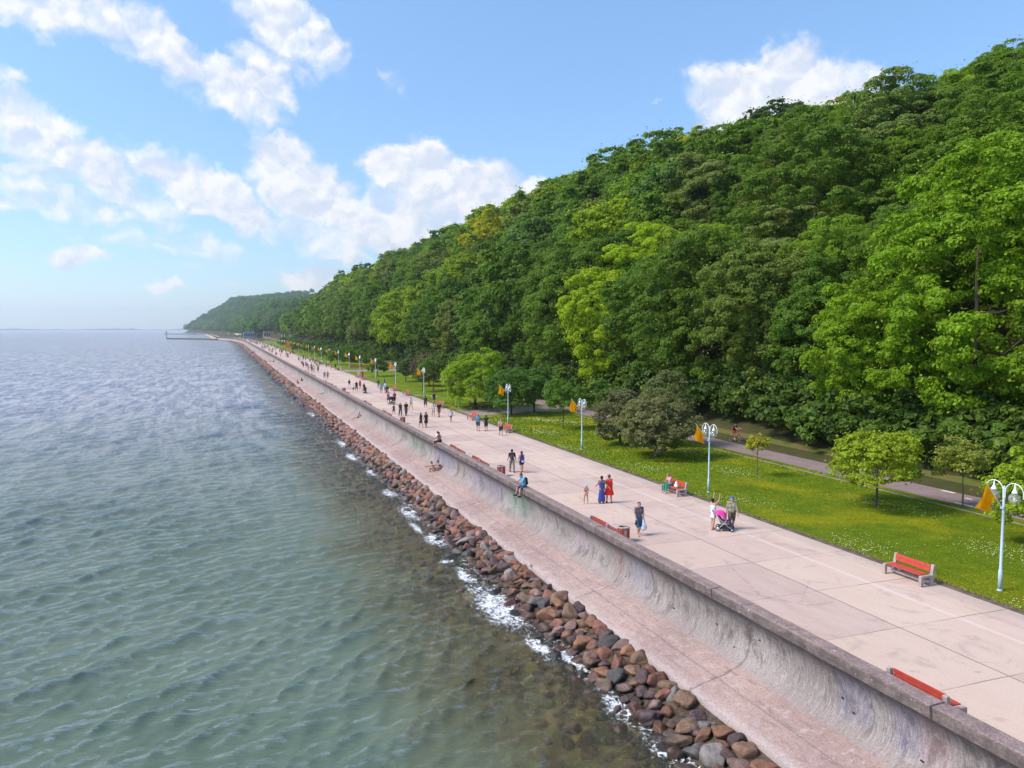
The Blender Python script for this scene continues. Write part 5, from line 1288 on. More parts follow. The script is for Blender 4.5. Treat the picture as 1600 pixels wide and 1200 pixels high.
            mk([(a, b_, r1 + .012, r2 + .012) for a, b_, r1, r2 in torso[8:10]] + [(chest + [-.075, 0, .0], chest + [.075, 0, .0], .107, .107)], 'swimsuit_top', m_, root_o)
        elif kind in ('dress', 'gown', 'skirt'):
            hem = op or .5                       # height of the hem
            sg = [] if kind == 'skirt' else [(a, b_, r1 + .016, r2 + .016) for a, b_, r1, r2 in torso[1:5]] + [(a, b_, r1 + .012, r2 + .012) for a, b_, r1, r2 in torso[8:10]]
            if kind == 'gown':
                sg += [(chest + [-.075, 0, 0], J['sh', -1] + [.06, 0, 0], .112, .07), (chest + [.075, 0, 0], J['sh', 1] + [-.06, 0, 0], .112, .07)]
            if 'pelvis' not in pose:
                fl = wdef[3] if len(wdef) > 3 else .19
                for s in (-1, 1):
                    kx = (J['knee', s] + J['hip', s]) / 2
                    sg += [(waist + [s * .04, 0, 0], np.array([s * fl * .45, kx[1] * .5, hem + .06]), .10, fl * .72), (np.array([0, 0, hem + .1]), waist, fl * .7, .1)]
                mk(sg, 'dress' if kind != 'skirt' else 'skirt', m_, root_o, zmin=hem)
            else:
                for s in (-1, 1): sg += leg(s, 0, 1.0, .03)
                sg += [(a, b_, r1 + .02, r2 + .02) for a, b_, r1, r2 in torso[:1]]
                mk(sg, 'dress', m_, root_o)
        elif kind == 'hair':
            sg = [(hc + hu * .050 - fw * .022, hc + hu * .045 - fw * .03, .094, .088), (hc + hu * .02 - fw * .045, hc - hu * .04 - fw * .045, .082, .06)]
            if op == 'long': sg += [(hc - fw * .055, neck - up * .10 - fw * .085, .08, .055)]
            if op == 'pony': sg += [(hc + hu * .05 - fw * .11, hc + hu * .0 - fw * .15, .035, .035), (hc - fw * .15, neck - up * .12 - fw * .12, .032, .018)]
            if op == 'bun': sg += [(hc + hu * .07 - fw * .10, hc + hu * .08 - fw * .11, .045, .045)]
            mk(sg, 'hair', m_, root_o)
        elif kind == 'cap':
            mk([(hc + hu * .062 - fw * .012, hc + hu * .055 - fw * .02, .094, .092), (hc + hu * .065 + fw * .06 - side * .03, hc + hu * .055 + fw * .15 - side * .02, .02, .012), (hc + hu * .065 + fw * .06 + side * .03, hc + hu * .055 + fw * .15 + side * .02, .02, .012), (hc + hu * .055 + fw * .14 - side * .03, hc + hu * .055 + fw * .14 + side * .03, .012, .012)], 'cap', m_, root_o, k=.006)
        elif kind == 'hat':
            c0 = hc + hu * .055
            sg = [(c0 + hu * .01, c0 + hu * .03, .100, .09)]
            for q in range(10):
                a = 2 * math.pi * q / 10; sg.append((c0 + side * .09 * math.cos(a) + fw * .09 * math.sin(a), c0 - hu * .02 + side * .165 * math.cos(a) + fw * .165 * math.sin(a), .022, .014))
            mk(sg, 'hat', m_, root_o, k=.008)
        elif kind == 'shoes':
            for s in (-1, 1): mk(foot(s, .010), 'shoe', m_, root_o)
        elif kind == 'bagback':
            pass
    sc_ = h / 1.75; R_ = np.array(Euler(root_o.rotation_euler).to_matrix())
    return root_o, (lambda p: np.array(loc) + R_ @ (np.array(p) * sc_)), J, dict(chest=chest, up=up, pel=pel, hc=hc)
def thing_segs(name, segs, mat, lab, cat, loc, rz, vox=.02, k=.01, group=None):
    V, Q = surface_nets(segs, vox, k); o = link(name, mesh_np(name, V, Q, [mat], True)); o.location = loc; o.rotation_euler = (0, 0, rz); return tag(o, lab, cat, group)
def backpack(P, info, head, mat, lab, s=1.0, h=1.75):
    ch = info['chest'] * h / 1.75
    c = ch + np.array([0, -.19 * h / 1.75, -.03])
    o = thing_segs('backpack', [(c + [-.07, 0, .12 * s], c + [-.08, -.02, -.16 * s], .085 * s, .10 * s), (c + [.07, 0, .12 * s], c + [.08, -.02, -.16 * s], .085 * s, .10 * s)] , mat, lab, 'backpack', (0, 0, 0), 0)
    st = MB()
    for q in (-1, 1): st.tube([c + [q * .09, .05, .18], ch + [q * .10, -.02, .19], ch + [q * .10, .12, .12], ch + [q * .11, .115, -.05], c + [q * .1, .04, -.12]], .016, 6)
    st.build('strap', mat, o)
    o.location = tuple(P([0, 0, 0])); o.rotation_euler = (0, 0, -math.radians(head)); return o
BLK = (0.02, 0.02, 0.023); WHT = (0.75, 0.76, 0.78); HB = (0.045, 0.028, 0.02); HK = (0.015, 0.012, 0.012); HBL = (0.25, 0.16, 0.08)
def gp(u, v, z=0.0):
    a = at(u, v, z); return (float(a[0]), float(a[1]), z)
# 1 the man in the blue cap, 2 the woman with raised arms, 3 the pink stroller
person('man in blue cap, khaki shirt and patterned shorts walking beside the pink stroller', gp(1143, 827), 205, 1.86, dict(legs=[(-14, 12, 3), (20, 5, 3)], arms=[(14, 10, 12), (-10, 12, 10)], lean=2), [('tshirt', (0.34, 0.32, 0.22), .85), ('shorts', (0.13, 0.095, 0.07), .98), ('hair', HB), ('cap', (0.03, 0.13, 0.45)), ('shoes', (0.04, 0.035, 0.04))])
person('dark haired woman in a white dress raising both arms beside the pink stroller', gp(1114, 826.5), 75, 1.72, dict(legs=[(8, 6, 3), (-10, 8, 3)], arms=[(138, 6, 22), (128, 6, 38)], lean=0, head=(0, -12)), [('dress', (0.62, 0.72, 0.80), .62, .16), ('hair', HK, 'bun'), ('shoes', (.45, .3, .25))], 'f')
def make_stroller(loc, rz, canopy, seatc, lab, double=False):
    e = empty('stroller', loc, rz); Mf = simple('stroller_frame', (0.62, 0.62, 0.64), .35, .6); Mb = simple('stroller_black', (0.02, .02, .022), .6)
    W_ = .26 if not double else .42
    for sx in (-1, 1):
        for sy, r_ in ((.42, .10), (-.30, .14)):
            w0 = empty('wheel', (sx * W_, sy, r_)); w0.parent = e
            m1 = MB(); n = 18; m1.add([(q * .02, (r_ + dr) * math.cos(2 * math.pi * i / n), (r_ + dr) * math.sin(2 * math.pi * i / n)) for q, dr in ((-1, -.03), (-1, 0), (1, 0), (1, -.03)) for i in range(n)], [(a * n + i, a * n + (i + 1) % n, ((a + 1) % 4) * n + (i + 1) % n, ((a + 1) % 4) * n + i) for a in range(4) for i in range(n)], True); m1.build('tyre', Mb, w0)
            m2 = MB(); m2.lathe([(0, -.015), (r_ - .035, -.012), (r_ - .035, .012), (0, .015)], n=14); o = m2.build('rim', Mf, w0); o.rotation_euler = (0, math.pi / 2, 0)
    fr = MB()
    for sx in (-1, 1): fr.tube([(sx * W_, .42, .12), (sx * W_ * .95, -.05, .48), (sx * W_ * .9, -.55, 1.02)], .016, 6); fr.tube([(sx * W_, -.30, .14), (sx * W_ * .95, .02, .45), (sx * W_ * .9, .12, .62)], .014, 6)
    fr.tube([(-W_, .42, .12), (W_, .42, .12)], .014, 6); fr.tube([(-W_, -.3, .14), (W_, -.3, .14)], .014, 6); fr.build('frame', Mf, e)
    hb = MB(); hb.tube([(-W_ * .9, -.55, 1.02), (-W_ * .5, -.60, 1.06), (W_ * .5, -.60, 1.06), (W_ * .9, -.55, 1.02)], .022, 8); hb.build('handle', Mb, e)
    bs = MB(); bs.box((0, .02, .22), (W_ * 1.7, .52, .16), bev=.04); bs.build('basket', Mb, e)
    V, Q = surface_nets([((-W_ * .55, .24, .50), (-W_ * .55, -.12, .50), .075, .08), ((W_ * .55, .24, .50), (W_ * .55, -.12, .50), .075, .08), ((-W_ * .55, -.12, .50), (-W_ * .55, -.32, .86), .08, .06), ((W_ * .55, -.12, .50), (W_ * .55, -.32, .86), .08, .06), ((0, .28, .48), (0, .40, .30), .1, .07)], .022, .02)
    link('seat', mesh_np('seat', V, Q, [fabric(seatc)], True), e)
    # folding hood: a fan of ribs
    vs = []; n, m_ = 12, 14
    for i in range(n + 1):
        a = math.radians(-45 + 145 * i / n)
        for j in range(m_ + 1):
            b = math.pi * j / m_; rr_ = .30 * (1 + .035 * math.cos(i * math.pi)); x_ = W_ * 1.05 * math.cos(b); rad2 = rr_ * (.25 + .75 * math.sin(b) ** .6) + .06
            vs.append((x_, -.22 + rad2 * math.sin(a), .74 + rad2 * math.cos(a)))
    fs = [(i * (m_ + 1) + j, (i + 1) * (m_ + 1) + j, (i + 1) * (m_ + 1) + j + 1, i * (m_ + 1) + j + 1) for i in range(n) for j in range(m_)]
    hd = MB(); hd.add(vs, fs, True); hd.build('hood', fabric(canopy), e)
    return tag(e, lab, 'stroller')
PK = (0.85, 0.05, 0.38)
sx_, sy_, _ = gp(1131, 829)
make_stroller((sx_, sy_, 0), math.radians(-125), PK, (0.10, 0.10, 0.13), 'stroller with a bright pink hood between the man in blue cap and the woman')
# 4 man with the white bag
o, P, J, I = person('man in grey t-shirt and blue shorts carrying a white bag and sandals', gp(998, 836), 185, 1.80, dict(legs=[(-10, 10, 2), (14, 4, 2)], arms=[(4, 8, 10), (14, 16, 30)], lean=1), [('tshirt', (0.16, 0.13, 0.15), .75), ('shorts', (0.04, 0.13, 0.25), 1.02), ('hair', (.10, .06, .04))], skin=SKIN)
hL = P(J['wr', -1] + J['fd', -1] * .08); hR = P(J['wr', 1] + J['fd', 1] * .08)
bag = thing_segs('carrier_bag', [((0, 0, -.22), (0, 0, -.42), .10, .14), ((-.05, 0, -.12), (-.09, 0, -.42), .03, .12), ((.05, 0, -.12), (.09, 0, -.40), .03, .12), ((0, 0, 0.0), (-.05, 0, -.14), .015, .03), ((0, 0, 0), (.05, 0, -.14), .015, .03)], simple('plastic_white', (0.72, 0.78, 0.84), .35, 0, .15), 'full white plastic carrier bag held by the man in grey t-shirt', 'bag', tuple(hL), .4)
sd = thing_segs('sandals', [((0, -.02, -.02), (0, .03, -.25), .03, .045), ((.05, 0, -.03), (.06, .04, -.24), .025, .04)], fabric((0.06, 0.035, 0.03)), 'pair of dark sandals hanging from the hand of the man with the bag', 'sandals', tuple(hR), 0)
# 5 blue dress, red dress, child in a sun hat
person('woman in a long blue chequered dress standing with an arm round her friend', gp(940, 786.5), 15, 1.74, dict(legs=[(0, 2, 2), (0, 2, 2)], arms=[(25, 14, 40), (-25, 30, -10, -20)]), [('dress', (0.045, 0.07, 0.30), .12, .20), ('hair', HK, 'pony'), ('shoes', BLK)], 'f', SKIN2)
person('short haired woman in a loose bright red dress beside the woman in blue', gp(951.5, 785.5), 12, 1.80, dict(legs=[(4, 2, 3), (-4, 5, 3)], arms=[(-12, 32, -10, 20), (5, 10, 12)]), [('gown', (0.78, 0.02, 0.018), .48, .25), ('hair', (.13, .06, .04)), ('shoes', (.08, .05, .05))], 'f')
person('small child in a pale blue sun hat standing apart left of the two women', gp(915.5, 787), 190, 1.22, dict(legs=[(3, 2, 6), (-3, 2, 6)], arms=[(20, 14, 50, 30), (20, 14, 50, 30)]), [('hat', (0.42, 0.58, 0.78)), ('brief', (0.75, 0.38, 0.34)), ('hair', HB)], 'f')
# 7 woman on the bench
person('seated woman in a pink and white top and green trousers on the red bench', (27.42, 43.9, 0), -90, 1.70, dict(pelvis=.56, legs=[(86, 84, 6), (86, 84, 6)], arms=[(30, 12, 60, 20), (30, 12, 60, 20)], lean=14, head=(0, 25)), [('tshirt', (0.72, 0.30, 0.36), .5), ('shorts', (0.02, 0.30, 0.19), 1.75), ('hair', (.30, .14, .09), 'bun'), ('shoes', (.5, .45, .42))], 'f')
thing_segs('handbag', [((-.08, 0, .0), (.08, 0, .0), .11, .11), ((-.07, 0, .18), (.07, 0, .18), .07, .07), ((-.07, 0, .24), (0, 0, .34), .014, .014), ((.07, 0, .24), (0, 0, .34), .014, .014)], fabric(WHT), 'white bag standing on the bench seat beside the seated woman', 'bag', (27.35, 43.15, .60), 1.3)
# 8 cyclist
def make_bicycle(loc, rz, col, lab):
    e = empty('bicycle', loc, rz); Mb = simple('tyre_black', (0.02, .02, .02), .8); Mc = simple('bike_metal', (0.55, .55, .57), .3, .7); Mf = simple('bike_paint_' + str(int(col[0] * 99)), col, .35)
    for sy in (-.52, .52):
        w0 = empty('wheel', (0, sy, .34)); w0.parent = e
        m1 = MB(); n = 28; m1.tube([(0, .33 * math.cos(2 * math.pi * i / n), .33 * math.sin(2 * math.pi * i / n)) for i in range(n + 1)], .019, 6, False); m1.build('tyre', Mb, w0)
        m2 = MB(); m2.tube([(0, .30 * math.cos(2 * math.pi * i / n), .30 * math.sin(2 * math.pi * i / n)) for i in range(n + 1)], .010, 5, False)
        for q in range(10): a = 2 * math.pi * q / 10; m2.tube([(0, 0, 0), (0, .3 * math.cos(a), .3 * math.sin(a))], .0035, 3, False)
        m2.build('rim', Mc, w0)
    m3 = MB(); bb = (0, -.08, .29); st = (0, -.20, .80); ht = (0, .36, .84); hb = (0, .40, .70)
    for a, b_ in ((bb, st), (bb, hb), ((0, -.18, .74), ht), ((0, -.52, .34), bb), ((0, -.52, .34), (0, -.18, .72)), (ht, hb), (hb, (0, .52, .34))): m3.tube([a, b_], .018, 6)
    m3.build('frame', Mf, e)
    m4 = MB(); m4.tube([(-.30, .26, 1.00), (-.16, .38, 1.02), (0, .35, .94), (.16, .38, 1.02), (.30, .26, 1.00)], .014, 6); m4.tube([(0, .36, .84), (0, .35, .96)], .014, 6); m4.build('handlebar', Mc, e)
    m5 = MB(); m5.tube([(0, -.34, .93), (0, -.22, .94), (0, -.05, .93)], [.075, .06, .02], 8); m5.tube([st, (0, -.22, .92)], .014, 6); m5.build('saddle', Mb, e)
    m6 = MB(); m6.tube([(-.09, -.08, .45), (-.09, -.08, .13)], .01, 5); m6.box((-.13, -.08, .13), (.1, .09, .02)); m6.box((.13, -.08, .45), (.1, .09, .02)); m6.build('pedal', Mc, e)
    return tag(e, lab, 'bicycle')
cx_, cy_, _ = gp(1149, 690.5)
make_bicycle((cx_, cy_, .02), math.radians(198), (0.35, 0.03, 0.03), 'red bicycle ridden along the path below the wood')
person('cyclist in dark top and red shorts riding the red bicycle on the path', tuple(np.array([cx_, cy_, .02]) + np.array(Euler((0, 0, math.radians(198))).to_matrix()) @ np.array([0, -.22, 0])), -198, 1.72, dict(pelvis=1.03, legs=[(70, 62, 4), (42, 54, 4)], arms=[(62, 14, 6), (62, 14, 6)], lean=20), [('tshirt', (0.05, 0.02, 0.025), .6), ('shorts', (0.45, .02, .03), .75), ('hair', HK), ('shoes', (.6, .58, .55))], 'f')
# 9 walking couple
o, P, J, I = person('man in dark t-shirt and grey trousers walking away hand in hand, left of the pair', gp(800, 737.5), 12, 1.78, dict(legs=[(18, 8, 2), (-14, 12, 2)], arms=[(10, 14, 30), (-8, 16, 6)]), [('tshirt', (0.035, 0.028, 0.03), .6), ('shorts', (0.24, 0.23, 0.20), 1.6), ('hair', HK), ('shoes', BLK)], skin=SKIN2, lod=0)
backpack(P, I, 12, fabric((0.12, 0.10, 0.12)), 'small grey backpack on the man of the walking couple', .62)
o, P, J, I = person('long haired woman in a blue top and black shorts walking away hand in hand', gp(815, 738.5), 8, 1.68, dict(legs=[(-14, 14, 2), (18, 6, 2)], arms=[(4, 18, 6), (-6, 8, 14)]), [('tank', (0.07, 0.06, 0.36)), ('shorts', (0.02, 0.02, 0.03), .5), ('hair', (.06, .03, .035), 'long'), ('shoes', (.12, .1, .1))], 'f')
thing_segs('shoulder_bag', [((.02, -.18, .88), (.13, -.18, .86), .07, .07)], fabric((0.45, 0.55, 0.65)), 'pale blue bag on the back of the woman in the blue top', 'bag', tuple(P([0, 0, 0])), -math.radians(8))
# 10 the man on the coping
o, P, J, I = person('man in a light blue t-shirt sitting on the sea wall with his legs hanging over', (17.72, 45.6, .75), -100, 1.78, dict(pelvis=.10, legs=[(66, 58, 10), (70, 56, 8)], arms=[(38, 10, 48, 15), (38, 10, 48, 15)], lean=16, head=(0, 24)), [('tshirt', (0.13, 0.46, 0.68), .55), ('shorts', (0.05, 0.10, 0.17), .85), ('hair', (.12, .05, .035)), ('shoes', BLK)])
o = backpack(P, I, -100, fabric((0.02, 0.022, 0.028)), 'bulky black backpack of the man sitting on the wall', 1.05)
# 11 two sunbathers on the apron
def az_(x): return float(np.interp(x, [15.6, 17.72], [-2.2, -1.71]))
SIT = dict(pelvis=.10, legs=[(112, 108, 6), (104, 92, 6)], arms=[(60, 12, 30, 15), (60, 12, 30, 15)], lean=24, head=(0, 10))
SITB = dict(pelvis=.10, legs=[(84, 20, 5), (80, 12, 5)], arms=[(-30, 16, -10), (-30, 16, -10)], lean=-18)
LIE = dict(pelvis=.10, legs=[(88, 4, 6), (96, 30, 6)], arms=[(-48, 20, -20), (-48, 20, -20)], lean=-50)
ax_, ay_, _ = gp(679, 738, -1.95); person('bare chested sunbather leaning forward on the apron, left one of the near pair', (ax_, ay_, az_(ax_)), -80, 1.74, SIT, [('brief', (0.5, .42, .40)), ('hair', HB)], lod=0)
ax_, ay_, _ = gp(689, 737, -1.9); person('dark haired sunbather in black swimwear hugging the knees on the apron, right one', (ax_, ay_, az_(min(ax_, 17.7))), -95, 1.70, SIT, [('top', BLK), ('brief', BLK), ('hair', HK, 'bun')], 'f', SKIN, lod=0)
# 12 couple on the coping further on
person('person in a white blouse sitting on the coping, left one of the pair', (17.75, 67.3, .75), 60, 1.66, dict(pelvis=.10, legs=[(86, 70, 5), (86, 74, 5)], arms=[(50, 10, 40, 20), (40, 12, 30, 20)], lean=12), [('tshirt', (.72, .55, .58), .9), ('shorts', (.6, .3, .32), .6), ('hair', HB)], 'f', lod=1)
person('bare backed person in black trousers sitting on the coping, right one of the pair', (17.78, 66.4, .75), -40, 1.76, dict(pelvis=.10, legs=[(80, 60, 8), (84, 66, 8)], arms=[(40, 20, 40, 20), (30, 15, 40, 10)], lean=12), [('shorts', BLK, 1.2), ('hair', HB, 'bun')], skin=SKIN2, lod=1)
# people in the middle distance: (u, v of the feet, heading, height, sex, pose, wear, label)
MIDP = [
    (747, 673, 20, 1.82, 'm', WALK, [('tshirt', (0.06, 0.30, 0.50), .7), ('shorts', (.05, .05, .06), .8), ('hair', (.2, .14, .1)), ('shoes', BLK)], 'stout man in a sky blue t-shirt and dark shorts walking away by the lawn'),
    (759.5, 673.5, 15, 1.76, 'm', WALKB, [('tshirt', (0.03, .025, .02), .6), ('shorts', BLK, .9), ('hair', HK), ('shoes', BLK)], 'person all in black walking away beside the man in sky blue'),
    (782.5, 680, 195, 1.74, 'm', WALK, [('tshirt', (0.68, 0.36, 0.34), .7), ('shorts', (.03, .03, .035), .8), ('hair', (.3, .2, .14)), ('shoes', (.3, .2, .2))], 'walker in a salmon pink shirt and black shorts by the red bench'),
    (704.5, 660.5, 170, 1.68, 'f', WALKB, [('gown', (.72, .74, .82), .85, .17), ('brief', BLK), ('hair', HB), ('shoes', (.4, .3, .3))], 'woman in a flowing white tunic walking alone past the bay'),
    (677, 652, 185, 1.64, 'f', WALK, [('gown', (.70, .72, .78), .9, .17), ('shorts', (.5, .45, .45), .4), ('hair', HK, 'long')], 'dark haired woman in a white blouse beside the tall man in black'),
    (686, 651.5, 182, 1.86, 'm', WALKB, [('tshirt', BLK, .7), ('shorts', (.22, .16, .10), .8), ('hair', HK), ('shoes', BLK)], 'tall man in a black t-shirt and tan shorts with folded arms'),
    (678, 631.5, 180, 1.70, 'f', STAND, [('tshirt', BLK, .5), ('shorts', (.10, .09, .12), .5), ('hair', HK, 'long')], 'woman in black with long dark hair behind the group by the bench'),
    (664.8, 638.5, 5, 1.80, 'm', WALK, [('tshirt', (.05, .045, .06), .7), ('shorts', (.16, .07, .10), .8), ('hair', HK), ('shoes', WHT)], 'man in a dark grey t-shirt and maroon shorts below the lamp post'),
    (657.6, 668, 355, 1.70, 'f', WALK, [('gown', (.055, .05, .045), .5, .17), ('hair', HK, 'long')], 'woman in a long dark dress, left one of the pair in dark dresses'),
    (665.8, 667.5, 0, 1.76, 'f', WALKB, [('gown', (.03, .028, .03), .45, .19), ('hair', HK)], 'woman in a long dark dress, right one of the pair in dark dresses'),
    (642, 639.5, 175, 1.72, 'm', WALK, [('tshirt', WHT, .9), ('shorts', (.62, .55, .20), .9), ('hair', HB)], 'man in a white top and yellow shorts walking alone'),
    (625.6, 650, 185, 1.74, 'f', WALK, [('tshirt', (.10, .05, .05), .8), ('shorts', (.10, .12, .13), 1.7), ('hair', HB, 'long'), ('shoes', BLK)], 'woman in a dark brown top and grey trousers walking towards the bin'),
    (634.6, 649.5, 180, 1.78, 'm', WALKB, [('tshirt', (.05, .02, .02), .7), ('shorts', (.13, .13, .14), 1.6), ('hair', HK), ('shoes', BLK)], 'man in a black top and grey trousers beside the woman in brown'),
    (615.2, 647, 178, 1.25, 'm', WALK, [('tshirt', (.12, .12, .13), .5), ('shorts', BLK, 1.0), ('hair', HB)], 'small child in grey and black walking by the coping'),
    (606.5, 630, 180, 1.66, 'f', WALK, [('tshirt', (.72, .10, .28), .8), ('shorts', BLK, .8), ('hair', HB)], 'woman in a bright pink top pushing the black double stroller'),
    (616.5, 630, 180, 1.72, 'f', WALKB, [('tshirt', (.25, .05, .08), .7), ('shorts', BLK, 1.2), ('hair', HK), ('shoes', BLK)], 'woman in a dark red top beside the woman in pink'),
    (595.8, 615.5, 5, 1.80, 'm', WALK, [('tshirt', (.18, .36, .58), .8), ('shorts', (.30, .38, .45), .8), ('hair', (.2, .15, .1))], 'man in a light blue shirt and grey shorts walking away'),
    (602.5, 612.5, 0, 1.72, 'f', STAND, [('tshirt', WHT, .6), ('shorts', BLK, 1.2), ('hair', HBL)], 'woman in white with a stroller beside the man in light blue'),
    (600.3, 604, 5, 1.70, 'f', STAND, [('gown', (.01, .22, .22), .7, .2), ('hair', HK)], 'person in a wide teal garment behind the man in light blue'),
    (591, 607.5, 0, 1.66, 'm', STAND, [('tshirt', (.06, .05, .08), .7), ('shorts', (.4, .4, .42), .8), ('hair', HK)], 'person in dark top and pale shorts left of the teal garment'),
    (561, 591.5, 0, 1.72, 'f', WALK, [('tshirt', WHT, .7), ('shorts', (.5, .5, .52), .7), ('hair', HBL)], 'person in white beside the person in vivid red below the lamp'),
    (566.2, 593.5, 0, 1.86, 'm', STAND, [('tshirt', (.78, .02, .03), .95), ('shorts', (.15, .18, .25), 1.0), ('hair', HB)], 'big person in a vivid red jacket by the lawn edge'),
    (562.5, 608, 180, 1.74, 'f', WALKB, [('gown', (.55, .03, .05), .6, .2), ('hair', HK)], 'woman in a dark red dress walking towards the camera'),
    (557, 611, 178, 1.78, 'm', WALK, [('tshirt', (.04, .04, .05), .7), ('shorts', (.06, .06, .07), 1.2), ('hair', HK)], 'man in charcoal clothes left of the woman in dark red'),
    (568.8, 613.5, 182, 1.70, 'f', WALK, [('tshirt', (.10, .03, .04), .6), ('shorts', BLK, 1.4), ('hair', HB)], 'woman in a maroon top pushing a dark stroller'),
    (552.2, 611.5, 190, 1.15, 'm', STAND, [('tshirt', WHT, .7), ('shorts', BLK, .7), ('hair', HBL)], 'small child in white standing at the coping bench'),
    (545.7, 607.5, 175, 1.76, 'f', WALK, [('tshirt', BLK, .6), ('shorts', WHT, 1.8), ('hair', HK)], 'person in a black top and white trousers walking alone'),
    (507, 592.2, 180, 1.74, 'm', WALK, [('tshirt', (.28, .27, .28), .7), ('shorts', (.3, .3, .3), 1.2), ('hair', HB)], 'person in light grey, left one of the grey pair by the wall'),
    (512, 592, 180, 1.78, 'm', WALKB, [('tshirt', (.36, .34, .34), .7), ('shorts', (.25, .25, .26), .9), ('hair', HK)], 'person in light grey, right one of the grey pair by the wall'),
]
for (u, v, hd, h_, sex, ps, wr_, lab) in MIDP:
    person(lab, gp(u, v), hd, h_, ps, wr_, sex, SKIN if frs.random() < .6 else SKIN2, lod=1)
x_, y_, _ = gp(611.5, 632); make_stroller((x_, y_, 0), math.pi, BLK, BLK, 'black double stroller pushed by the two women in pink and dark red', True)
x_, y_, _ = gp(604.5, 614.5); make_stroller((x_, y_, 0), 0, BLK, (.05, .05, .06), 'small black stroller beside the man in light blue')
x_, y_, _ = gp(570.5, 615); make_stroller((x_, y_, 0), math.pi, BLK, (.1, .03, .04), 'dark stroller pushed by the woman in a maroon top')
# sunbathers far along the apron
for (u, v, hd, ps, wr_, lab) in [
    (560, 655, -75, SITB, [('brief', BLK), ('top', BLK), ('hair', HK)], 'sunbather in black swimwear sitting on the apron, leaning back'),
    (507, 617, -80, LIE, [('tshirt', (.6, .62, .68), .6), ('shorts', (.35, .38, .45), .7), ('hair', HB)], 'person in pale clothes lying back on the apron'),
    (466.5, 598.5, -80, SIT, [('tshirt', (.6, .03, .04), .7), ('shorts', (.5, .03, .03), .7), ('hair', HK)], 'person in bright red sitting at the apron edge, distant'),
    (474, 596.5, -90, SIT, [('shorts', BLK, .7), ('tshirt', BLK, .6), ('hair', HK)], 'person in black sitting on the apron near the one in red'),
    (447, 576, -90, LIE, [('tshirt', WHT, .9), ('shorts', WHT, 1.2), ('hair', HBL)], 'person in white lying far along the apron'),
    (433, 566.5, -90, SIT, [('tshirt', (.2, .1, .1), .7), ('shorts', BLK, .7), ('hair', HK)], 'small dark sitting figure far along the apron'),
    (423, 565, -90, SIT, [('tshirt', WHT, .7), ('shorts', (.5, .4, .4), .7), ('hair', HB)], 'small white sitting figure farthest along the apron')]:
    ax_, ay_, _ = gp(u, v, -1.95); ax_ = min(max(ax_, 15.9), 17.6); person(lab, (ax_, ay_, az_(ax_)), hd, 1.74, ps, wr_, 'f', SKIN, lod=1)
# the crowd in the distance
protos = []
OUT = [((.03, .03, .035), (.04, .04, .05)), ((.7, .7, .72), (.05, .05, .07)), ((.5, .04, .05), (.06, .06, .08)), ((.08, .12, .25), (.3, .28, .25)), ((.65, .3, .3), (.6, .5, .45)), ((.06, .05, .06), (.4, .38, .35)), ((.55, .5, .45), (.08, .1, .16)), ((.7, .62, .2), (.6, .55, .5)), ((.12, .2, .14), (.1, .08, .07)), ((.35, .34, .36), (.03, .03, .03))]
OUTN = ['all in black', 'in a white top', 'in a red top', 'in a navy top', 'in a pink top', 'in a black top and pale shorts', 'in a beige top', 'in a yellow top', 'in a dark green top', 'in a grey top']
for i, (a, b_) in enumerate(OUT):
    o, *_ = person('x', (0, 0, 0), 0, 1.74, WALK if i % 2 else WALKB, [('tshirt', a, .7), ('shorts', b_, (.8, 1.7, .7, 1.2)[i % 4]), ('hair', HK if i % 3 else HBL)], 'm' if i % 2 else 'f', SKIN, lod=2)
    note_kids(o); protos.append(o)
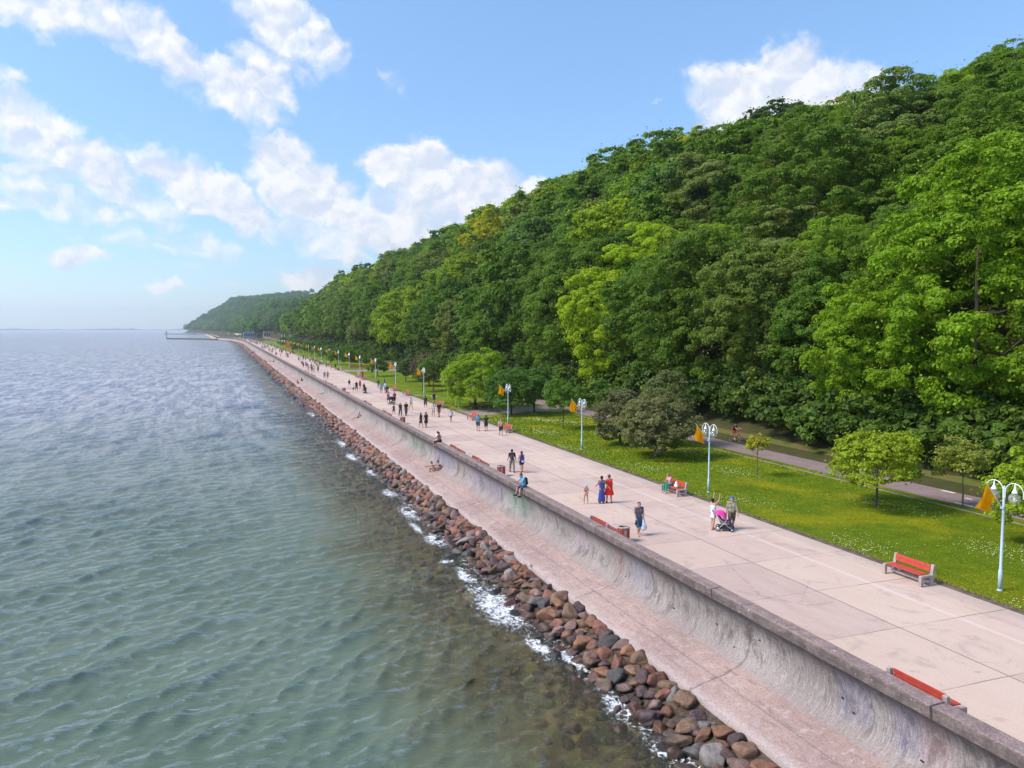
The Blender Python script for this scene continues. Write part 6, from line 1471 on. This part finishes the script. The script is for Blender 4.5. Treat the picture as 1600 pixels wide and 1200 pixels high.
crowd_uv = [(467, 565), (472, 570), (474, 575), (478, 574), (482, 580), (487, 582), (489.5, 581), (491, 582), (497, 582), (492, 570), (495, 573), (500, 573), (474, 561), (477.5, 563), (505.5, 573), (510, 575), (517, 578), (529, 580), (533, 581.5), (536, 577), (447, 558), (450, 557), (453.5, 555), (437, 551), (443, 548),
            (489, 567), (493.5, 566.5), (503, 571), (513, 573), (480.5, 577.5), (470.5, 568), (486.5, 575.5)]
spots = [(gp(u, v)[0], gp(u, v)[1]) for u, v in crowd_uv]
cr = random.Random(21)
while len(spots) < 210:
    y = 200 + 700 * cr.random() ** .75; x = cr.uniform(19.3, 27.5) + float(XC(y))
    if y < 300 and cr.random() < .8: continue
    spots.append((x, y))
for i, (x, y) in enumerate(spots):
    k = i % 10 if i < 10 else cr.randrange(10)
    o = protos[k] if i < 10 else copy_tree(protos[k])
    x = min(max(x, 19.0 + float(XC(y))), 27.6 + float(XC(y))); s_ = cr.uniform(.92, 1.08) * (.68 if cr.random() < .1 else 1)
    o.location = (x, y, 0); o.rotation_euler = (0, 0, cr.choice((0, math.pi)) + cr.uniform(-.5, .5)); o.scale = (s_,) * 3
    zz = 'among the distant strollers' if y < 330 else 'in the far crowd' if y < 600 else 'in the farthest crowd'
    tag(o, f'tiny walking figure {OUTN[k]} {zz}', 'person', 'crowd on the far promenade')
# driftwood left at the apron edge
mb = MB()
for q in range(4): mb.tube([(0 + .05 * q, -.25 + .1 * q, .0), (.02, 0.05 * q, .05 + .03 * q), (.10 - .06 * q, .3, .03)], [.03, .035, .015], 6)
o = mb.build('driftwood', simple('driftwood', (0.55, 0.46, 0.40), .8)); x_, y_, _ = gp(826, 883, -2.15); o.location = (x_, y_, -2.14); tag(o, 'pale piece of driftwood lying on the apron edge above the foam', 'driftwood')

# ------------------------------------------------------------------ the air between here and the headland
mh = bpy.data.materials.new('haze_air'); mh.use_nodes = True
th = NT(mh.node_tree); th.n.clear()
oh = th.node('ShaderNodeOutputMaterial'); pv = th.node('ShaderNodeVolumePrincipled')
pv.inputs['Color'].default_value = (0.93, 0.97, 1.0, 1); pv.inputs['Density'].default_value = 0.00014; pv.inputs['Anisotropy'].default_value = 0.65
th.l.new(pv.outputs[0], oh.inputs['Volume'])
mb = MB(); mb.box((0, 0, 92), (16400, 16400, 206)); hz = mb.build('haze', mh); tag(hz, kind='stuff')
